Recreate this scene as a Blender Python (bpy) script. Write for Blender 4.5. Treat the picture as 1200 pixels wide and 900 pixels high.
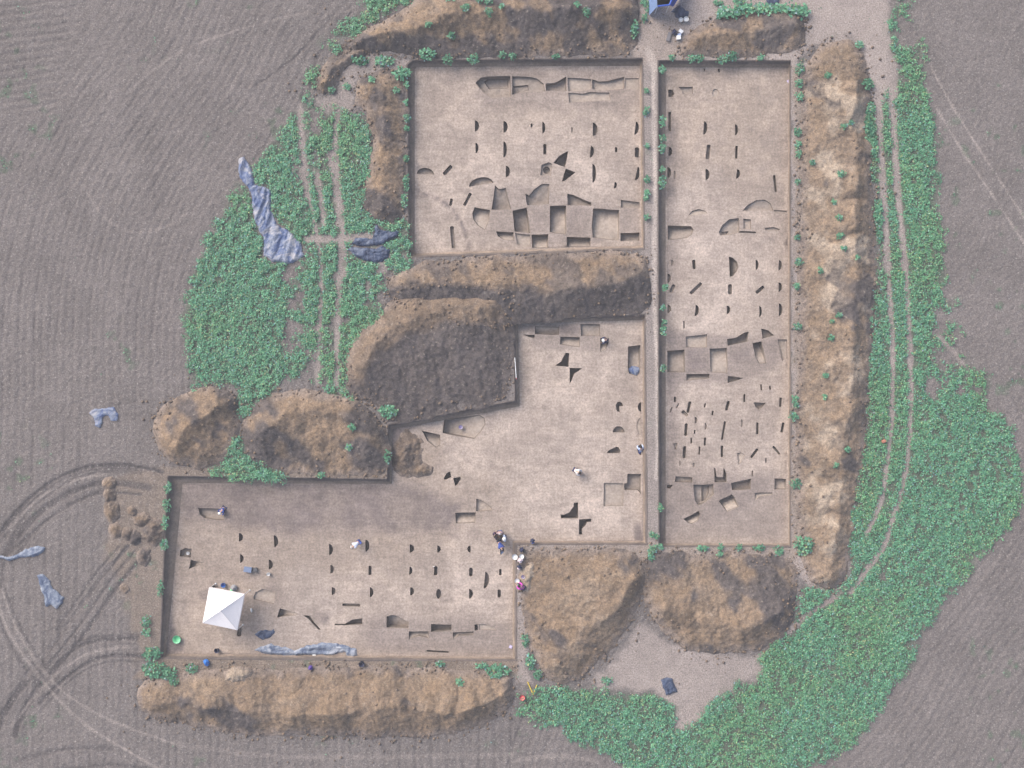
import bpy, bmesh, math, random
import numpy as np
from mathutils import Vector, Matrix
from mathutils.geometry import delaunay_2d_cdt

random.seed(7)
rng = np.random.default_rng(11)
SC = bpy.context.scene
for o in list(bpy.data.objects):
    bpy.data.objects.remove(o, do_unlink=True)

# ------------------------------------------------------------------ camera, light, exposure
PPM = 14.0                      # photograph pixels per metre on the ground
H = 92.0                        # height of the drone above the ground
cam_d = bpy.data.cameras.new('camera')
cam = bpy.data.objects.new('camera', cam_d)
SC.collection.objects.link(cam)
cam.location = (0, 0, H)
cam.rotation_euler = (0, 0, 0)
cam_d.sensor_width = 36.0
cam_d.lens = 36.0 * H / (1200 / PPM)
cam_d.clip_start = 0.5
cam_d.clip_end = 3000
SC.camera = cam

SUN_EL, SUN_AZ = math.radians(35), math.radians(-48)     # light comes from the upper left
world = bpy.data.worlds.new('World')
SC.world = world
world.use_nodes = True
wn = world.node_tree
for n in list(wn.nodes):
    wn.nodes.remove(n)
sky = wn.nodes.new('ShaderNodeTexSky')
sky.sky_type = 'NISHITA'
sky.sun_disc = False
sky.sun_elevation = SUN_EL
sky.sun_rotation = SUN_AZ
sky.air_density = 1.0
sky.dust_density = 4.0
bg = wn.nodes.new('ShaderNodeBackground')
bg.inputs['Strength'].default_value = 0.075
wo = wn.nodes.new('ShaderNodeOutputWorld')
wn.links.new(sky.outputs[0], bg.inputs[0])
wn.links.new(bg.outputs[0], wo.inputs[0])

sun_d = bpy.data.lights.new('sun', 'SUN')
sun_d.energy = 1.5
sun_d.angle = math.radians(46)
sun_d.color = (1.0, 0.95, 0.9)
sun = bpy.data.objects.new('sun', sun_d)
SC.collection.objects.link(sun)
sdir = Vector((math.sin(SUN_AZ) * math.cos(SUN_EL), math.cos(SUN_AZ) * math.cos(SUN_EL), math.sin(SUN_EL)))
sun.rotation_euler = (-sdir).to_track_quat('-Z', 'Y').to_euler()
sun.location = sdir * 150

SC.view_settings.view_transform = 'Standard'
SC.view_settings.look = 'None'
SC.view_settings.gamma = 1.0
SC.view_settings.use_curve_mapping = False
SC.view_settings.exposure = 1.52

# ------------------------------------------------------------------ basic helpers
def P(px, py, z=0.0):
    k = (H - z) / H / PPM
    return ((px - 600) * k, (450 - py) * k)

def PL(pts, z=0.0):
    return np.array([P(a, b, z) for a, b in pts], dtype=float)

def tag(o, label=None, cat=None, group=None, kind=None):
    if label: o['label'] = label
    if cat: o['category'] = cat
    if group: o['group'] = group
    if kind: o['kind'] = kind
    return o

def link(name, me, mat=None, parent=None, loc=None):
    o = bpy.data.objects.new(name, me)
    SC.collection.objects.link(o)
    if mat is not None and me is not None:
        me.materials.append(mat)
    if parent is not None:
        o.parent = parent
    if loc is not None:
        o.location = loc
    return o

def empty(name, loc=(0, 0, 0), rz=0.0):
    o = bpy.data.objects.new(name, None)
    SC.collection.objects.link(o)
    o.location = loc
    o.rotation_euler = (0, 0, rz)
    o.empty_display_size = 0.2
    return o

def mesh_np(name, verts, faces, smooth=True):
    """faces: (n,4) or (n,3) int array, or list of lists"""
    me = bpy.data.meshes.new(name)
    if isinstance(faces, np.ndarray):
        nv, nf, k = len(verts), len(faces), faces.shape[1]
        me.vertices.add(nv)
        me.vertices.foreach_set('co', np.ascontiguousarray(verts, dtype=np.float32).ravel())
        me.loops.add(nf * k)
        me.loops.foreach_set('vertex_index', np.ascontiguousarray(faces, dtype=np.int32).ravel())
        me.polygons.add(nf)
        me.polygons.foreach_set('loop_start', np.arange(0, nf * k, k, dtype=np.int32))
        me.polygons.foreach_set('loop_total', np.full(nf, k, dtype=np.int32))
        me.update(calc_edges=True)
    else:
        me.from_pydata([tuple(v) for v in verts], [], [tuple(f) for f in faces])
        me.update()
    me.validate()
    if smooth and len(me.polygons):
        me.polygons.foreach_set('use_smooth', np.ones(len(me.polygons), dtype=bool))
    return me

def fattr(me, name, vals):
    a = me.attributes.new(name, 'FLOAT', 'POINT')
    a.data.foreach_set('value', np.ascontiguousarray(vals, dtype=np.float32))

def cattr(me, name, cols):
    a = me.attributes.new(name, 'FLOAT_COLOR', 'POINT')
    c = np.ones((len(cols), 4), dtype=np.float32)
    c[:, :3] = cols
    a.data.foreach_set('color', c.ravel())

def _hash(ix, iy, s):
    h = (ix.astype(np.int64) * 374761393 + iy.astype(np.int64) * 668265263 + s * 974634571) & 0xFFFFFFFF
    h = ((h ^ (h >> 13)) * 1274126177) & 0xFFFFFFFF
    h = (h ^ (h >> 16)) & 0xFFFFFFFF
    h = (h * 2246822519) & 0xFFFFFFFF
    return ((h ^ (h >> 15)) & 0xFFFF).astype(np.float64) / 65535.0

def vnoise(x, y, s=0):
    x = np.asarray(x, float); y = np.asarray(y, float)
    ix = np.floor(x); iy = np.floor(y)
    fx = x - ix; fy = y - iy
    fx = fx * fx * (3 - 2 * fx); fy = fy * fy * (3 - 2 * fy)
    a = _hash(ix, iy, s); b = _hash(ix + 1, iy, s)
    c = _hash(ix, iy + 1, s); d = _hash(ix + 1, iy + 1, s)
    return (a + (b - a) * fx) * (1 - fy) + (c + (d - c) * fx) * fy

def fbm(x, y, s=0, octv=4, gain=0.5, freq=1.0):
    v = 0.0; a = 1.0; t = 0.0
    x = np.asarray(x, float) * freq; y = np.asarray(y, float) * freq
    for i in range(octv):
        cs, sn = math.cos(0.6 * i), math.sin(0.6 * i)
        v = v + a * vnoise(x * cs - y * sn, x * sn + y * cs, s + 17 * i)
        t += a; a *= gain; x = x * 2.03; y = y * 2.03
    return v / t            # 0..1

def sstep(e0, e1, x):
    t = np.clip((x - e0) / (e1 - e0), 0, 1)
    return t * t * (3 - 2 * t)

def seg_dist(X, Y, pts, closed=False, want_point=False):
    """distance to a polyline; optionally the nearest point and signed side of it"""
    n = len(pts)
    best = np.full(X.shape, 1e18); nx = np.zeros(X.shape); ny = np.zeros(X.shape)
    for i in range(n if closed else n - 1):
        ax, ay = pts[i]; bx, by = pts[(i + 1) % n]
        dx, dy = bx - ax, by - ay
        L = dx * dx + dy * dy
        if L < 1e-12: continue
        t = np.clip(((X - ax) * dx + (Y - ay) * dy) / L, 0, 1)
        qx = ax + t * dx; qy = ay + t * dy
        d = (X - qx) ** 2 + (Y - qy) ** 2
        m = d < best
        best = np.where(m, d, best)
        if want_point:
            nx = np.where(m, qx, nx); ny = np.where(m, qy, ny)
    d = np.sqrt(best)
    return (d, nx, ny) if want_point else d

def inside(X, Y, poly):
    r = np.zeros(X.shape, dtype=bool)
    n = len(poly)
    j = n - 1
    for i in range(n):
        xi, yi = poly[i]; xj, yj = poly[j]
        if abs(yj - yi) > 1e-12:
            c = ((yi > Y) != (yj > Y)) & (X < (xj - xi) * (Y - yi) / (yj - yi) + xi)
            r ^= c
        j = i
    return r

def sdist(X, Y, poly):
    """signed distance, positive inside"""
    d = seg_dist(X, Y, poly, True)
    return np.where(inside(X, Y, poly), d, -d)

def smooth_poly(pts, it=2):
    p = np.array(pts, float)
    for _ in range(it):
        q = np.roll(p, -1, axis=0)
        p = np.stack([0.75 * p + 0.25 * q, 0.25 * p + 0.75 * q], 1).reshape(-1, 2)
    return p

def smooth_line(pts, it=2):
    p = np.array(pts, float)
    for _ in range(it):
        a, b = p[:-1], p[1:]
        m = np.stack([0.75 * a + 0.25 * b, 0.25 * a + 0.75 * b], 1).reshape(-1, 2)
        p = np.vstack([p[:1], m, p[-1:]])
    return p

def rough_poly(p, step, amp, seed=0):
    """subdivide a closed polygon and push its points about"""
    out = []
    n = len(p)
    for i in range(n):
        a = p[i]; b = p[(i + 1) % n]
        L = np.hypot(*(b - a)); k = max(1, int(round(L / step)))
        for j in range(k):
            out.append(a + (b - a) * j / k)
    out = np.array(out)
    d = np.roll(out, -1, 0) - np.roll(out, 1, 0)
    l = np.hypot(d[:, 0], d[:, 1]) + 1e-9
    nrm = np.stack([d[:, 1] / l, -d[:, 0] / l], 1)
    w = (fbm(out[:, 0] * 1.0 / (step * 3), out[:, 1] / (step * 3), seed, 3) - 0.5) * 2 * amp
    return out + nrm * w[:, None]

def patch(poly, cell, keep_out=None):
    """grid of quads filling a polygon, its border vertices snapped onto the outline"""
    x0, y0 = poly.min(0) - cell; x1, y1 = poly.max(0) + cell
    nx = int((x1 - x0) / cell) + 2; ny = int((y1 - y0) / cell) + 2
    X, Y = np.meshgrid(x0 + np.arange(nx) * cell, y0 + np.arange(ny) * cell)
    d, qx, qy = seg_dist(X, Y, poly, True, True)
    ins = inside(X, Y, poly)
    snap = d < 0.6 * cell
    X = np.where(snap, qx, X); Y = np.where(snap, qy, Y)
    ok = ins | snap
    f = ok[:-1, :-1] & ok[1:, :-1] & ok[:-1, 1:] & ok[1:, 1:]
    cx = (X[:-1, :-1] + X[1:, :-1] + X[:-1, 1:] + X[1:, 1:]) / 4
    cy = (Y[:-1, :-1] + Y[1:, :-1] + Y[:-1, 1:] + Y[1:, 1:]) / 4
    f &= inside(cx, cy, poly)
    idx = np.arange(nx * ny).reshape(ny, nx)
    F = np.stack([idx[:-1, :-1][f], idx[:-1, 1:][f], idx[1:, 1:][f], idx[1:, :-1][f]], 1)
    used = np.unique(F)
    m = np.full(nx * ny, -1); m[used] = np.arange(len(used))
    return X.ravel()[used], Y.ravel()[used], m[F]

# ------------------------------------------------------------------ materials
class NT:
    def __init__(self, name):
        self.m = bpy.data.materials.new(name)
        self.m.use_nodes = True
        self.t = self.m.node_tree
        for n in list(self.t.nodes):
            self.t.nodes.remove(n)
        self.out = self.n('ShaderNodeOutputMaterial')
        self.b = self.n('ShaderNodeBsdfPrincipled')
        self.l(self.b.outputs[0], self.out.inputs[0])
        self.tc = self.n('ShaderNodeTexCoord')
    def n(self, k): return self.t.nodes.new(k)
    def l(self, a, b): self.t.links.new(a, b)
    def noise(self, scale, detail=3, rough=0.6, vec=None, dist=0.0):
        n = self.n('ShaderNodeTexNoise')
        n.inputs['Scale'].default_value = scale
        n.inputs['Detail'].default_value = detail
        n.inputs['Roughness'].default_value = rough
        n.inputs['Distortion'].default_value = dist
        self.l(vec if vec is not None else self.tc.outputs['Object'], n.inputs['Vector'])
        return n.outputs['Fac']
    def vec(self, sx, sy, sz=1.0, rot=0.0):
        n = self.n('ShaderNodeMapping')
        n.inputs['Scale'].default_value = (sx, sy, sz)
        n.inputs['Rotation'].default_value = (0, 0, rot)
        self.l(self.tc.outputs['Object'], n.inputs['Vector'])
        return n.outputs[0]
    def attr(self, name):
        n = self.n('ShaderNodeAttribute'); n.attribute_name = name
        return n
    def rng(self, v, a, b, c, d):
        n = self.n('ShaderNodeMapRange')
        n.inputs[1].default_value = a; n.inputs[2].default_value = b
        n.inputs[3].default_value = c; n.inputs[4].default_value = d
        self.l(v, n.inputs[0])
        return n.outputs[0]
    def math(self, op, a, b):
        n = self.n('ShaderNodeMath'); n.operation = op
        for i, v in enumerate((a, b)):
            if isinstance(v, (int, float)): n.inputs[i].default_value = v
            else: self.l(v, n.inputs[i])
        return n.outputs[0]
    def mix(self, f, a, b, mode='MIX'):
        n = self.n('ShaderNodeMix'); n.data_type = 'RGBA'; n.blend_type = mode
        n.clamp_factor = True
        for s, v in ((n.inputs[0], f), (n.inputs[6], a), (n.inputs[7], b)):
            if isinstance(v, (int, float)): s.default_value = v
            elif isinstance(v, tuple): s.default_value = (*v[:3], 1)
            else: self.l(v, s)
        return n.outputs[2]
    def grey(self, v):
        n = self.n('ShaderNodeCombineColor')
        for i in range(3): self.l(v, n.inputs[i])
        return n.outputs[0]
    def bump(self, v, strength, dist):
        n = self.n('ShaderNodeBump')
        n.inputs['Strength'].default_value = strength
        n.inputs['Distance'].default_value = dist
        self.l(v, n.inputs['Height'])
        self.l(n.outputs[0], self.b.inputs['Normal'])
    def done(self, col, rough=0.95, spec=0.2):
        if isinstance(col, tuple): self.b.inputs['Base Color'].default_value = (*col[:3], 1)
        else: self.l(col, self.b.inputs['Base Color'])
        self.b.inputs['Roughness'].default_value = rough
        self.b.inputs['Specular IOR Level'].default_value = spec
        return self.m

FIELD = (0.160, 0.141, 0.135)
BARE = (0.335, 0.283, 0.258)
TAN = (0.222, 0.158, 0.107)
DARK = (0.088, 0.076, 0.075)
FLOOR = (0.422, 0.347, 0.297)

def mat_ground():
    t = NT('ground_soil')
    n1 = t.noise(8.5, 5, 0.8)
    n2 = t.noise(0.25, 3, 0.5)
    n3 = t.noise(6.5, 2, 0.6)
    n4 = t.noise(1.3, 4, 0.6)
    col = t.mix(t.attr('bare').outputs['Fac'], FIELD, BARE)
    col = t.mix(t.attr('brown').outputs['Fac'], col, (0.215, 0.165, 0.125))
    col = t.mix(t.attr('green').outputs['Fac'], col, (0.075, 0.115, 0.075))
    col = t.mix(t.attr('mark').outputs['Fac'], col, (0.080, 0.071, 0.072))
    col = t.mix(t.attr('pale').outputs['Fac'], col, (0.46, 0.395, 0.355))
    col = t.mix(1.0, col, t.grey(t.rng(n2, 0.3, 0.7, 0.90, 1.10)), 'MULTIPLY')
    col = t.mix(1.0, col, t.grey(t.rng(n4, 0.3, 0.7, 0.88, 1.12)), 'MULTIPLY')
    col = t.mix(1.0, col, t.grey(t.rng(n1, 0.32, 0.68, 0.40, 1.60)), 'MULTIPLY')
    col = t.mix(t.rng(n3, 0.60, 0.70, 0.0, 0.7), col, (0.36, 0.33, 0.31))
    t.bump(n1, 0.4, 0.035)
    return t.done(col)

def mat_floor():
    t = NT('trench_floor_soil')
    n1 = t.noise(6.0, 5, 0.75)
    n2 = t.noise(0.22, 4, 0.55, None, 0.6)
    n4 = t.noise(1.6, 4, 0.65, None, 0.8)
    n5 = t.noise(13.0, 2, 0.6)
    col = t.mix(t.attr('brown').outputs['Fac'], FLOOR, (0.255, 0.198, 0.155))
    col = t.mix(t.attr('stain').outputs['Fac'], col, (0.158, 0.130, 0.126))
    col = t.mix(t.attr('pale').outputs['Fac'], col, (0.46, 0.385, 0.34))
    n7 = t.noise(1.0, 4, 0.65, t.vec(0.5, 3.2, 1, 0.06), 0.5)
    n8 = t.noise(1.0, 4, 0.65, t.vec(3.4, 0.6, 1, -0.05), 0.5)
    n9 = t.noise(0.55, 5, 0.62, None, 1.2)
    col = t.mix(1.0, col, t.grey(t.rng(n2, 0.3, 0.7, 0.84, 1.15)), 'MULTIPLY')
    col = t.mix(t.rng(n9, 0.44, 0.66, 0.0, 0.5), col, (0.27, 0.222, 0.198))
    n10 = t.noise(0.16, 4, 0.6, None, 0.8)
    col = t.mix(t.rng(n10, 0.46, 0.58, 0.0, 0.5), col, (0.27, 0.220, 0.190))
    col = t.mix(1.0, col, t.grey(t.rng(n4, 0.3, 0.7, 0.87, 1.13)), 'MULTIPLY')
    col = t.mix(1.0, col, t.grey(t.rng(n7, 0.3, 0.7, 0.88, 1.12)), 'MULTIPLY')
    col = t.mix(1.0, col, t.grey(t.rng(n8, 0.3, 0.7, 0.92, 1.08)), 'MULTIPLY')
    col = t.mix(1.0, col, t.grey(t.rng(n1, 0.32, 0.68, 0.68, 1.32)), 'MULTIPLY')
    col = t.mix(t.rng(n5, 0.62, 0.72, 0.0, 0.5), col, (0.16, 0.135, 0.125))
    t.bump(n1, 0.4, 0.03)
    return t.done(col)

def mat_pit():
    t = NT('pit_soil')
    oi = t.n('ShaderNodeObjectInfo')
    n1 = t.noise(5.0, 4, 0.7)
    n2 = t.noise(1.1, 3, 0.6)
    col = t.mix(t.rng(oi.outputs['Random'], 0, 1, 0, 0.75), (0.375, 0.312, 0.265), (0.255, 0.215, 0.188))
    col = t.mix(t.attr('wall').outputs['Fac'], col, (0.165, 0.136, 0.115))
    col = t.mix(1.0, col, t.grey(t.rng(n2, 0.3, 0.7, 0.85, 1.15)), 'MULTIPLY')
    col = t.mix(1.0, col, t.grey(t.rng(n1, 0.3, 0.7, 0.82, 1.18)), 'MULTIPLY')
    t.bump(n1, 0.4, 0.03)
    return t.done(col)

def mat_wall():
    t = NT('trench_wall_soil')
    n1 = t.noise(5.0, 4, 0.7)
    n2 = t.noise(0.7, 3, 0.6)
    col = t.mix(t.attr('topsoil').outputs['Fac'], (0.26, 0.205, 0.165), (0.125, 0.105, 0.098))
    col = t.mix(1.0, col, t.grey(t.rng(n2, 0.3, 0.7, 0.8, 1.2)), 'MULTIPLY')
    col = t.mix(1.0, col, t.grey(t.rng(n1, 0.3, 0.7, 0.75, 1.25)), 'MULTIPLY')
    t.bump(n1, 0.5, 0.04)
    return t.done(col)

def mat_heap():
    t = NT('spoil_soil')
    n1 = t.noise(7.5, 5, 0.8)
    n2 = t.noise(0.9, 4, 0.62, None, 1.0)
    n3 = t.noise(4.0, 2, 0.6)
    n4 = t.noise(0.5, 5, 0.65, None, 1.5)
    col = t.mix(t.rng(n4, 0.40, 0.62, 0.0, 0.62), TAN, (0.142, 0.112, 0.092))
    n5 = t.noise(1.7, 4, 0.7, None, 0.8)
    col = t.mix(t.rng(n5, 0.56, 0.68, 0.0, 0.4), col, (0.105, 0.086, 0.075))
    col = t.mix(t.rng(n5, 0.42, 0.30, 0.0, 0.4), col, (0.285, 0.225, 0.168))
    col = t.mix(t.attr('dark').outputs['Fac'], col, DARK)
    col = t.mix(t.attr('pale').outputs['Fac'], col, (0.34, 0.275, 0.215))
    col = t.mix(t.attr('toe').outputs['Fac'], col, (0.205, 0.165, 0.142))
    col = t.mix(1.0, col, t.grey(t.rng(n2, 0.3, 0.7, 0.72, 1.28)), 'MULTIPLY')
    col = t.mix(1.0, col, t.grey(t.rng(n1, 0.32, 0.68, 0.5, 1.5)), 'MULTIPLY')
    col = t.mix(t.rng(n3, 0.62, 0.72, 0.0, 0.5), col, (0.34, 0.29, 0.245))
    t.bump(n1, 0.6, 0.06)
    return t.done(col)

def mat_leaf():
    t = NT('leaf_green')
    a = t.attr('leaf')
    m = t.done(a.outputs['Color'], 0.5, 0.35)
    return m

def mat_plain(name, col, rough=0.6, spec=0.3, var=0.12, scale=14.0, metal=0.0):
    t = NT(name)
    n = t.noise(scale, 3, 0.6)
    c = t.mix(1.0, col, t.grey(t.rng(n, 0.3, 0.7, 1 - var, 1 + var)), 'MULTIPLY')
    t.b.inputs['Metallic'].default_value = metal
    return t.done(c, rough, spec)

def mat_tarp(name, c1, c2, c3):
    t = NT(name)
    n1 = t.noise(0.8, 5, 0.62, None, 2.0)
    n2 = t.noise(4.0, 3, 0.6, None, 2.5)
    col = t.mix(t.rng(n1, 0.42, 0.56, 0, 1), c1, c2)
    n4 = t.noise(0.7, 4, 0.6, None, 1.0)
    col = t.mix(t.rng(n4, 0.52, 0.62, 0, 0.75), col, c3)
    col = t.mix(t.rng(n2, 0.60, 0.70, 0, 0.6), col, c3)
    col = t.mix(t.rng(n2, 0.40, 0.32, 0, 0.7), col, c1)
    n3 = t.noise(2.2, 2, 0.5, None, 3.5)
    t.bump(n3, 0.7, 0.10)
    return t.done(col, 0.5, 0.25)

M = {
    'ground': mat_ground(), 'floor': mat_floor(), 'pit': mat_pit(), 'wall': mat_wall(),
    'heap': mat_heap(), 'leaf': mat_leaf(),
    'tarp_blue': mat_tarp('tarp_slate_blue', (0.085, 0.125, 0.25), (0.22, 0.25, 0.325), (0.40, 0.385, 0.40)),
    'tarp_grey': mat_tarp('tarp_blue_grey', (0.085, 0.115, 0.19), (0.22, 0.255, 0.325), (0.40, 0.42, 0.47)),
    'tarp_dark': mat_tarp('tarp_dark_blue', (0.028, 0.042, 0.085), (0.065, 0.09, 0.155), (0.20, 0.23, 0.30)),
}

# ------------------------------------------------------------------ trench outlines (photograph pixels on the ground and on the floor)
ZF = -0.70
def zfloor(x, y):
    return ZF + (fbm(x, y, 5, 3, 0.5, 0.25) - 0.5) * 0.12 + (fbm(x, y, 8, 2, 0.5, 1.6) - 0.5) * 0.035

TR = {
    'upper left trench': dict(
        outer=[(478, 76), (484, 71), (753, 69), (755, 291), (479, 301)],
        inner=[(486, 81), (489, 78.5), (750, 77), (752, 288), (486, 297)]),
    'long right trench': dict(
        outer=[(772, 71), (926.6, 72), (926.6, 640), (773, 640.5)],
        inner=[(780, 79), (924, 79), (924, 637), (780, 637)]),
    'south trenches': dict(
        outer=[(601, 374), (756, 369), (757.5, 637.5), (604.5, 637.5), (604.5, 774), (188, 771), (197, 558), (454, 562), (455, 498), (604, 470)],
        inner=[(607, 379), (753, 375), (754, 634), (601, 634), (601, 770), (195, 766), (214, 566), (459, 567), (460, 503), (609, 476)]),
}
for k, v in TR.items():
    v['o'] = PL(v['outer']); v['i'] = PL(v['inner'], ZF)

# ------------------------------------------------------------------ spoil heap outlines: base outline, crest line, height, dark share
HEAPS = [
    dict(name='H1', poly=[(400, 62), (405, 48), (425, 36), (450, 24), (470, 12), (500, -14), (560, -30), (748, -30), (748, 20), (746, 68), (700, 67), (600, 68), (500, 70), (470, 64), (430, 62)],
         crest=[(432, 48), (520, 18), (600, 6), (742, 8)], h=1.7, dark=0.55, pale=0.15, grey=0.4,
         label='long dark weed-dotted spoil heap above the upper left trench'),
    dict(name='H2', poly=[(373, 110), (371, 90), (384, 70), (400, 58), (426, 56), (430, 66), (410, 73), (399, 88), (392, 106)],
         crest=[(380, 98), (393, 72), (420, 61)], h=0.75, dark=0.35, pale=0.3,
         label='small curved brown soil ridge at field edge beside the crop'),
    dict(name='H3', poly=[(411, 118), (418, 92), (438, 80), (472, 82), (478, 110), (478, 180), (476, 245), (466, 260), (446, 263), (426, 252), (421, 236), (430, 208), (436, 170), (432, 150), (428, 128), (416, 126)],
         crest=[(445, 98), (450, 150), (448, 200), (445, 242)], h=1.15, dark=0.45, pale=0.1,
         label='upright brown spoil bank along left side of the upper left trench'),
    dict(name='H4', poly=[(450, 344), (456, 326), (478, 310), (520, 303), (600, 297), (700, 293), (756, 294), (764, 320), (766, 368), (700, 372), (640, 377), (602, 380), (560, 378), (500, 366), (466, 358)],
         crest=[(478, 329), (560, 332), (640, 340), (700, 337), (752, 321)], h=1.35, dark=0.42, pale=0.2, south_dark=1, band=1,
         label='tan spoil bank between upper left trench and middle trench'),
    dict(name='H5', poly=[(403, 440), (404, 415), (420, 390), (442, 372), (460, 346), (500, 336), (560, 338), (603, 350), (603, 469), (560, 480), (510, 490), (457, 499), (445, 480), (412, 466)],
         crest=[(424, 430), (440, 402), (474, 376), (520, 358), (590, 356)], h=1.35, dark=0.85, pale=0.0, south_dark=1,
         label='largest dark earth mound, west of middle trench and beside crop'),
    dict(name='H6', poly=[(177, 510), (178, 488), (198, 466), (235, 454), (268, 454), (280, 472), (280, 505), (272, 532), (255, 549), (220, 549), (188, 536)],
         crest=[(203, 518), (220, 500), (242, 484), (262, 470)], h=1.9, dark=0.42, pale=0.05,
         label='round brown spoil heap left of its broader lumpy neighbour'),
    dict(name='H7', poly=[(281, 512), (288, 485), (308, 462), (350, 455), (390, 459), (420, 468), (445, 488), (457, 508), (456, 555), (430, 560), (380, 561), (330, 556), (292, 543)],
         crest=[(305, 506), (335, 486), (385, 482), (432, 500)], h=1.6, dark=0.5, pale=0.05, dumps=58,
         label='broad lumpy dark brown spoil heap above lower left trench'),
    dict(name='H8', poly=[(936, 110), (944, 70), (965, 48), (998, 44), (1014, 62), (1020, 90), (1018, 120), (1024, 200), (1028, 300), (1027, 360), (1020, 440), (1018, 500), (1010, 560), (1000, 620), (995, 675), (980, 694), (958, 690), (945, 676), (938, 655), (931, 600), (932, 480), (934, 400), (935, 300), (937, 180)],
         crest=[(978, 62), (1001, 88), (1004, 150), (1004, 250), (1005, 350), (1000, 450), (988, 540), (982, 620), (972, 676)], h=1.35, dark=0.34, pale=0.9, dumps=46,
         label='very long tan scalloped spoil bank along the long right trench'),
    dict(name='H9', poly=[(796, 66), (798, 44), (824, 24), (868, 17), (905, 11), (940, 13), (948, 38), (938, 64), (900, 67), (850, 69)],
         crest=[(822, 44), (860, 36), (900, 30), (932, 28)], h=1.3, dark=0.4, pale=0.25,
         label='brown spoil heap with hedge-like weeds above long right trench'),
    dict(name='H10', poly=[(609, 720), (610, 672), (608, 645), (640, 643), (700, 643), (752, 643), (758, 690), (742, 730), (706, 775), (668, 806), (640, 797), (622, 765)],
         crest=[(648, 782), (668, 760), (690, 736), (722, 716), (744, 680)], h=1.5, dark=0.26, pale=0.2,
         label='tan spoil heap with pointed lower end under middle trench'),
    dict(name='H11', poly=[(750, 704), (748, 660), (760, 646), (820, 646), (905, 646), (932, 656), (936, 690), (930, 730), (915, 755), (860, 768), (812, 768), (776, 745)],
         crest=[(778, 716), (820, 732), (870, 737), (914, 720)], h=1.45, dark=0.36, pale=0.12,
         label='brown oval spoil heap under the long right trench'),
    dict(name='H12', poly=[(156, 818), (164, 796), (200, 787), (260, 784), (330, 782), (420, 780), (520, 781), (598, 786), (607, 806), (600, 832), (570, 852), (520, 862), (450, 868), (380, 862), (300, 866), (220, 850), (166, 836)],
         crest=[(180, 826), (250, 834), (330, 842), (430, 834), (520, 838), (588, 818)], h=1.6, dark=0.27, pale=0.12, dumps=52,
         label='long ochre brown spoil bank along bottom of lower left trench'),
]
for hp in HEAPS:
    hp['p'] = rough_poly(rough_poly(smooth_poly(PL(hp['poly']), 2), 0.4, 0.34, 31 + len(hp['poly'])), 0.16, 0.12, 3)
    hp['c'] = PL(hp['crest'], hp['h'])

def heap_z(hp, x, y):
    X = x + (fbm(x, y, 71, 3, 0.5, 0.6) - 0.5) * 0.9
    Y = y + (fbm(x, y, 72, 3, 0.5, 0.6) - 0.5) * 0.9
    de = seg_dist(x, y, hp['p'], True)
    dc = seg_dist(X, Y, hp['c'])
    dc = np.sqrt(dc * dc + 0.01) - 0.1
    t = de / (de + dc + 1e-6)
    c = hp['c']; ax = 1 if np.ptp(c[:, 1]) > np.ptp(c[:, 0]) else 0
    u, w = (y, x) if ax else (x, y)
    hh = hp['h'] * (0.66 + 0.6 * (fbm(x, y, 73, 2, 0.5, 0.25) - 0.5))
    if 'dumps' in hp:
        q = u * PPM / hp['dumps'] * math.pi + fbm(x, y, 77, 2, 0.5, 0.35) * 2.2
        hh = hh * (0.74 + 0.36 * np.abs(np.sin(q)))
    z = hh * t
    z = np.minimum(z, de * 0.9)
    cyl = seg_dist(x + 1.0, y - 1.0, hp['p'], True)
    k = sstep(0.0, 0.9, de) * np.where(cyl > de + 0.35, 0.55, 1.0)
    # runnels down the flanks, bucket scrapes and crumbs
    run = fbm(u * 1.5 + w * 0.35, w * 0.35, 78, 3, 0.55)
    z = z + k * ((run - 0.5) * 0.30 + (fbm(x, y, 74, 4, 0.58, 0.7) - 0.5) * 0.26 + (fbm(x, y, 75, 2, 0.6, 3.6) - 0.5) * 0.10)
    z = z + sstep(0.0, 0.25, de) * (vnoise(x / 0.15, y / 0.15, 79) - 0.5) * 0.11
    return np.where(de < 0.02, -0.05, z)

# ------------------------------------------------------------------ crop areas and tracks
CROP_W = [(436, -10), (402, 26), (376, 62), (360, 100), (346, 132), (331, 160), (304, 190), (285, 217), (264, 247), (240, 285), (226, 318), (220, 350), (220, 400), (222, 452), (270, 452), (283, 468), (280, 500), (268, 540), (250, 556), (340, 562), (310, 548), (290, 520), (286, 495), (300, 466), (320, 456), (352, 452), (402, 462), (412, 466), (403, 440), (404, 415), (420, 390), (442, 374), (452, 345), (458, 326), (478, 309), (474, 262), (446, 263), (426, 250), (424, 232), (432, 205), (436, 175), (434, 150), (424, 132), (402, 132), (392, 124), (384, 134), (372, 118), (370, 92), (384, 68), (402, 52), (425, 32), (450, 22), (470, 10), (500, -10)]
CROP_E = [(1040, -10), (1073, -10), (1077, 40), (1080, 62), (1084, 110), (1092, 170), (1100, 240), (1108, 310), (1124, 378), (1145, 430), (1150, 462), (1174, 488), (1187, 508), (1196, 550), (1197, 588), (1180, 616), (1150, 650), (1112, 698), (1082, 733), (1057, 788), (1030, 830), (1002, 874), (962, 894), (930, 910), (748, 910), (690, 872), (640, 850), (607, 838), (610, 816), (636, 806), (666, 812), (692, 806), (722, 812), (768, 812), (788, 828), (796, 848), (818, 846), (842, 822), (872, 800), (902, 788), (893, 772), (926, 738), (938, 706), (944, 692), (984, 697), (1004, 664), (993, 640), (999, 590), (1009, 530), (1015, 480), (1016, 440), (1022, 380), (1025, 320), (1025, 260), (1022, 180), (1014, 132), (1022, 126), (1036, 116), (1044, 62), (1036, 22)]
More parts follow.
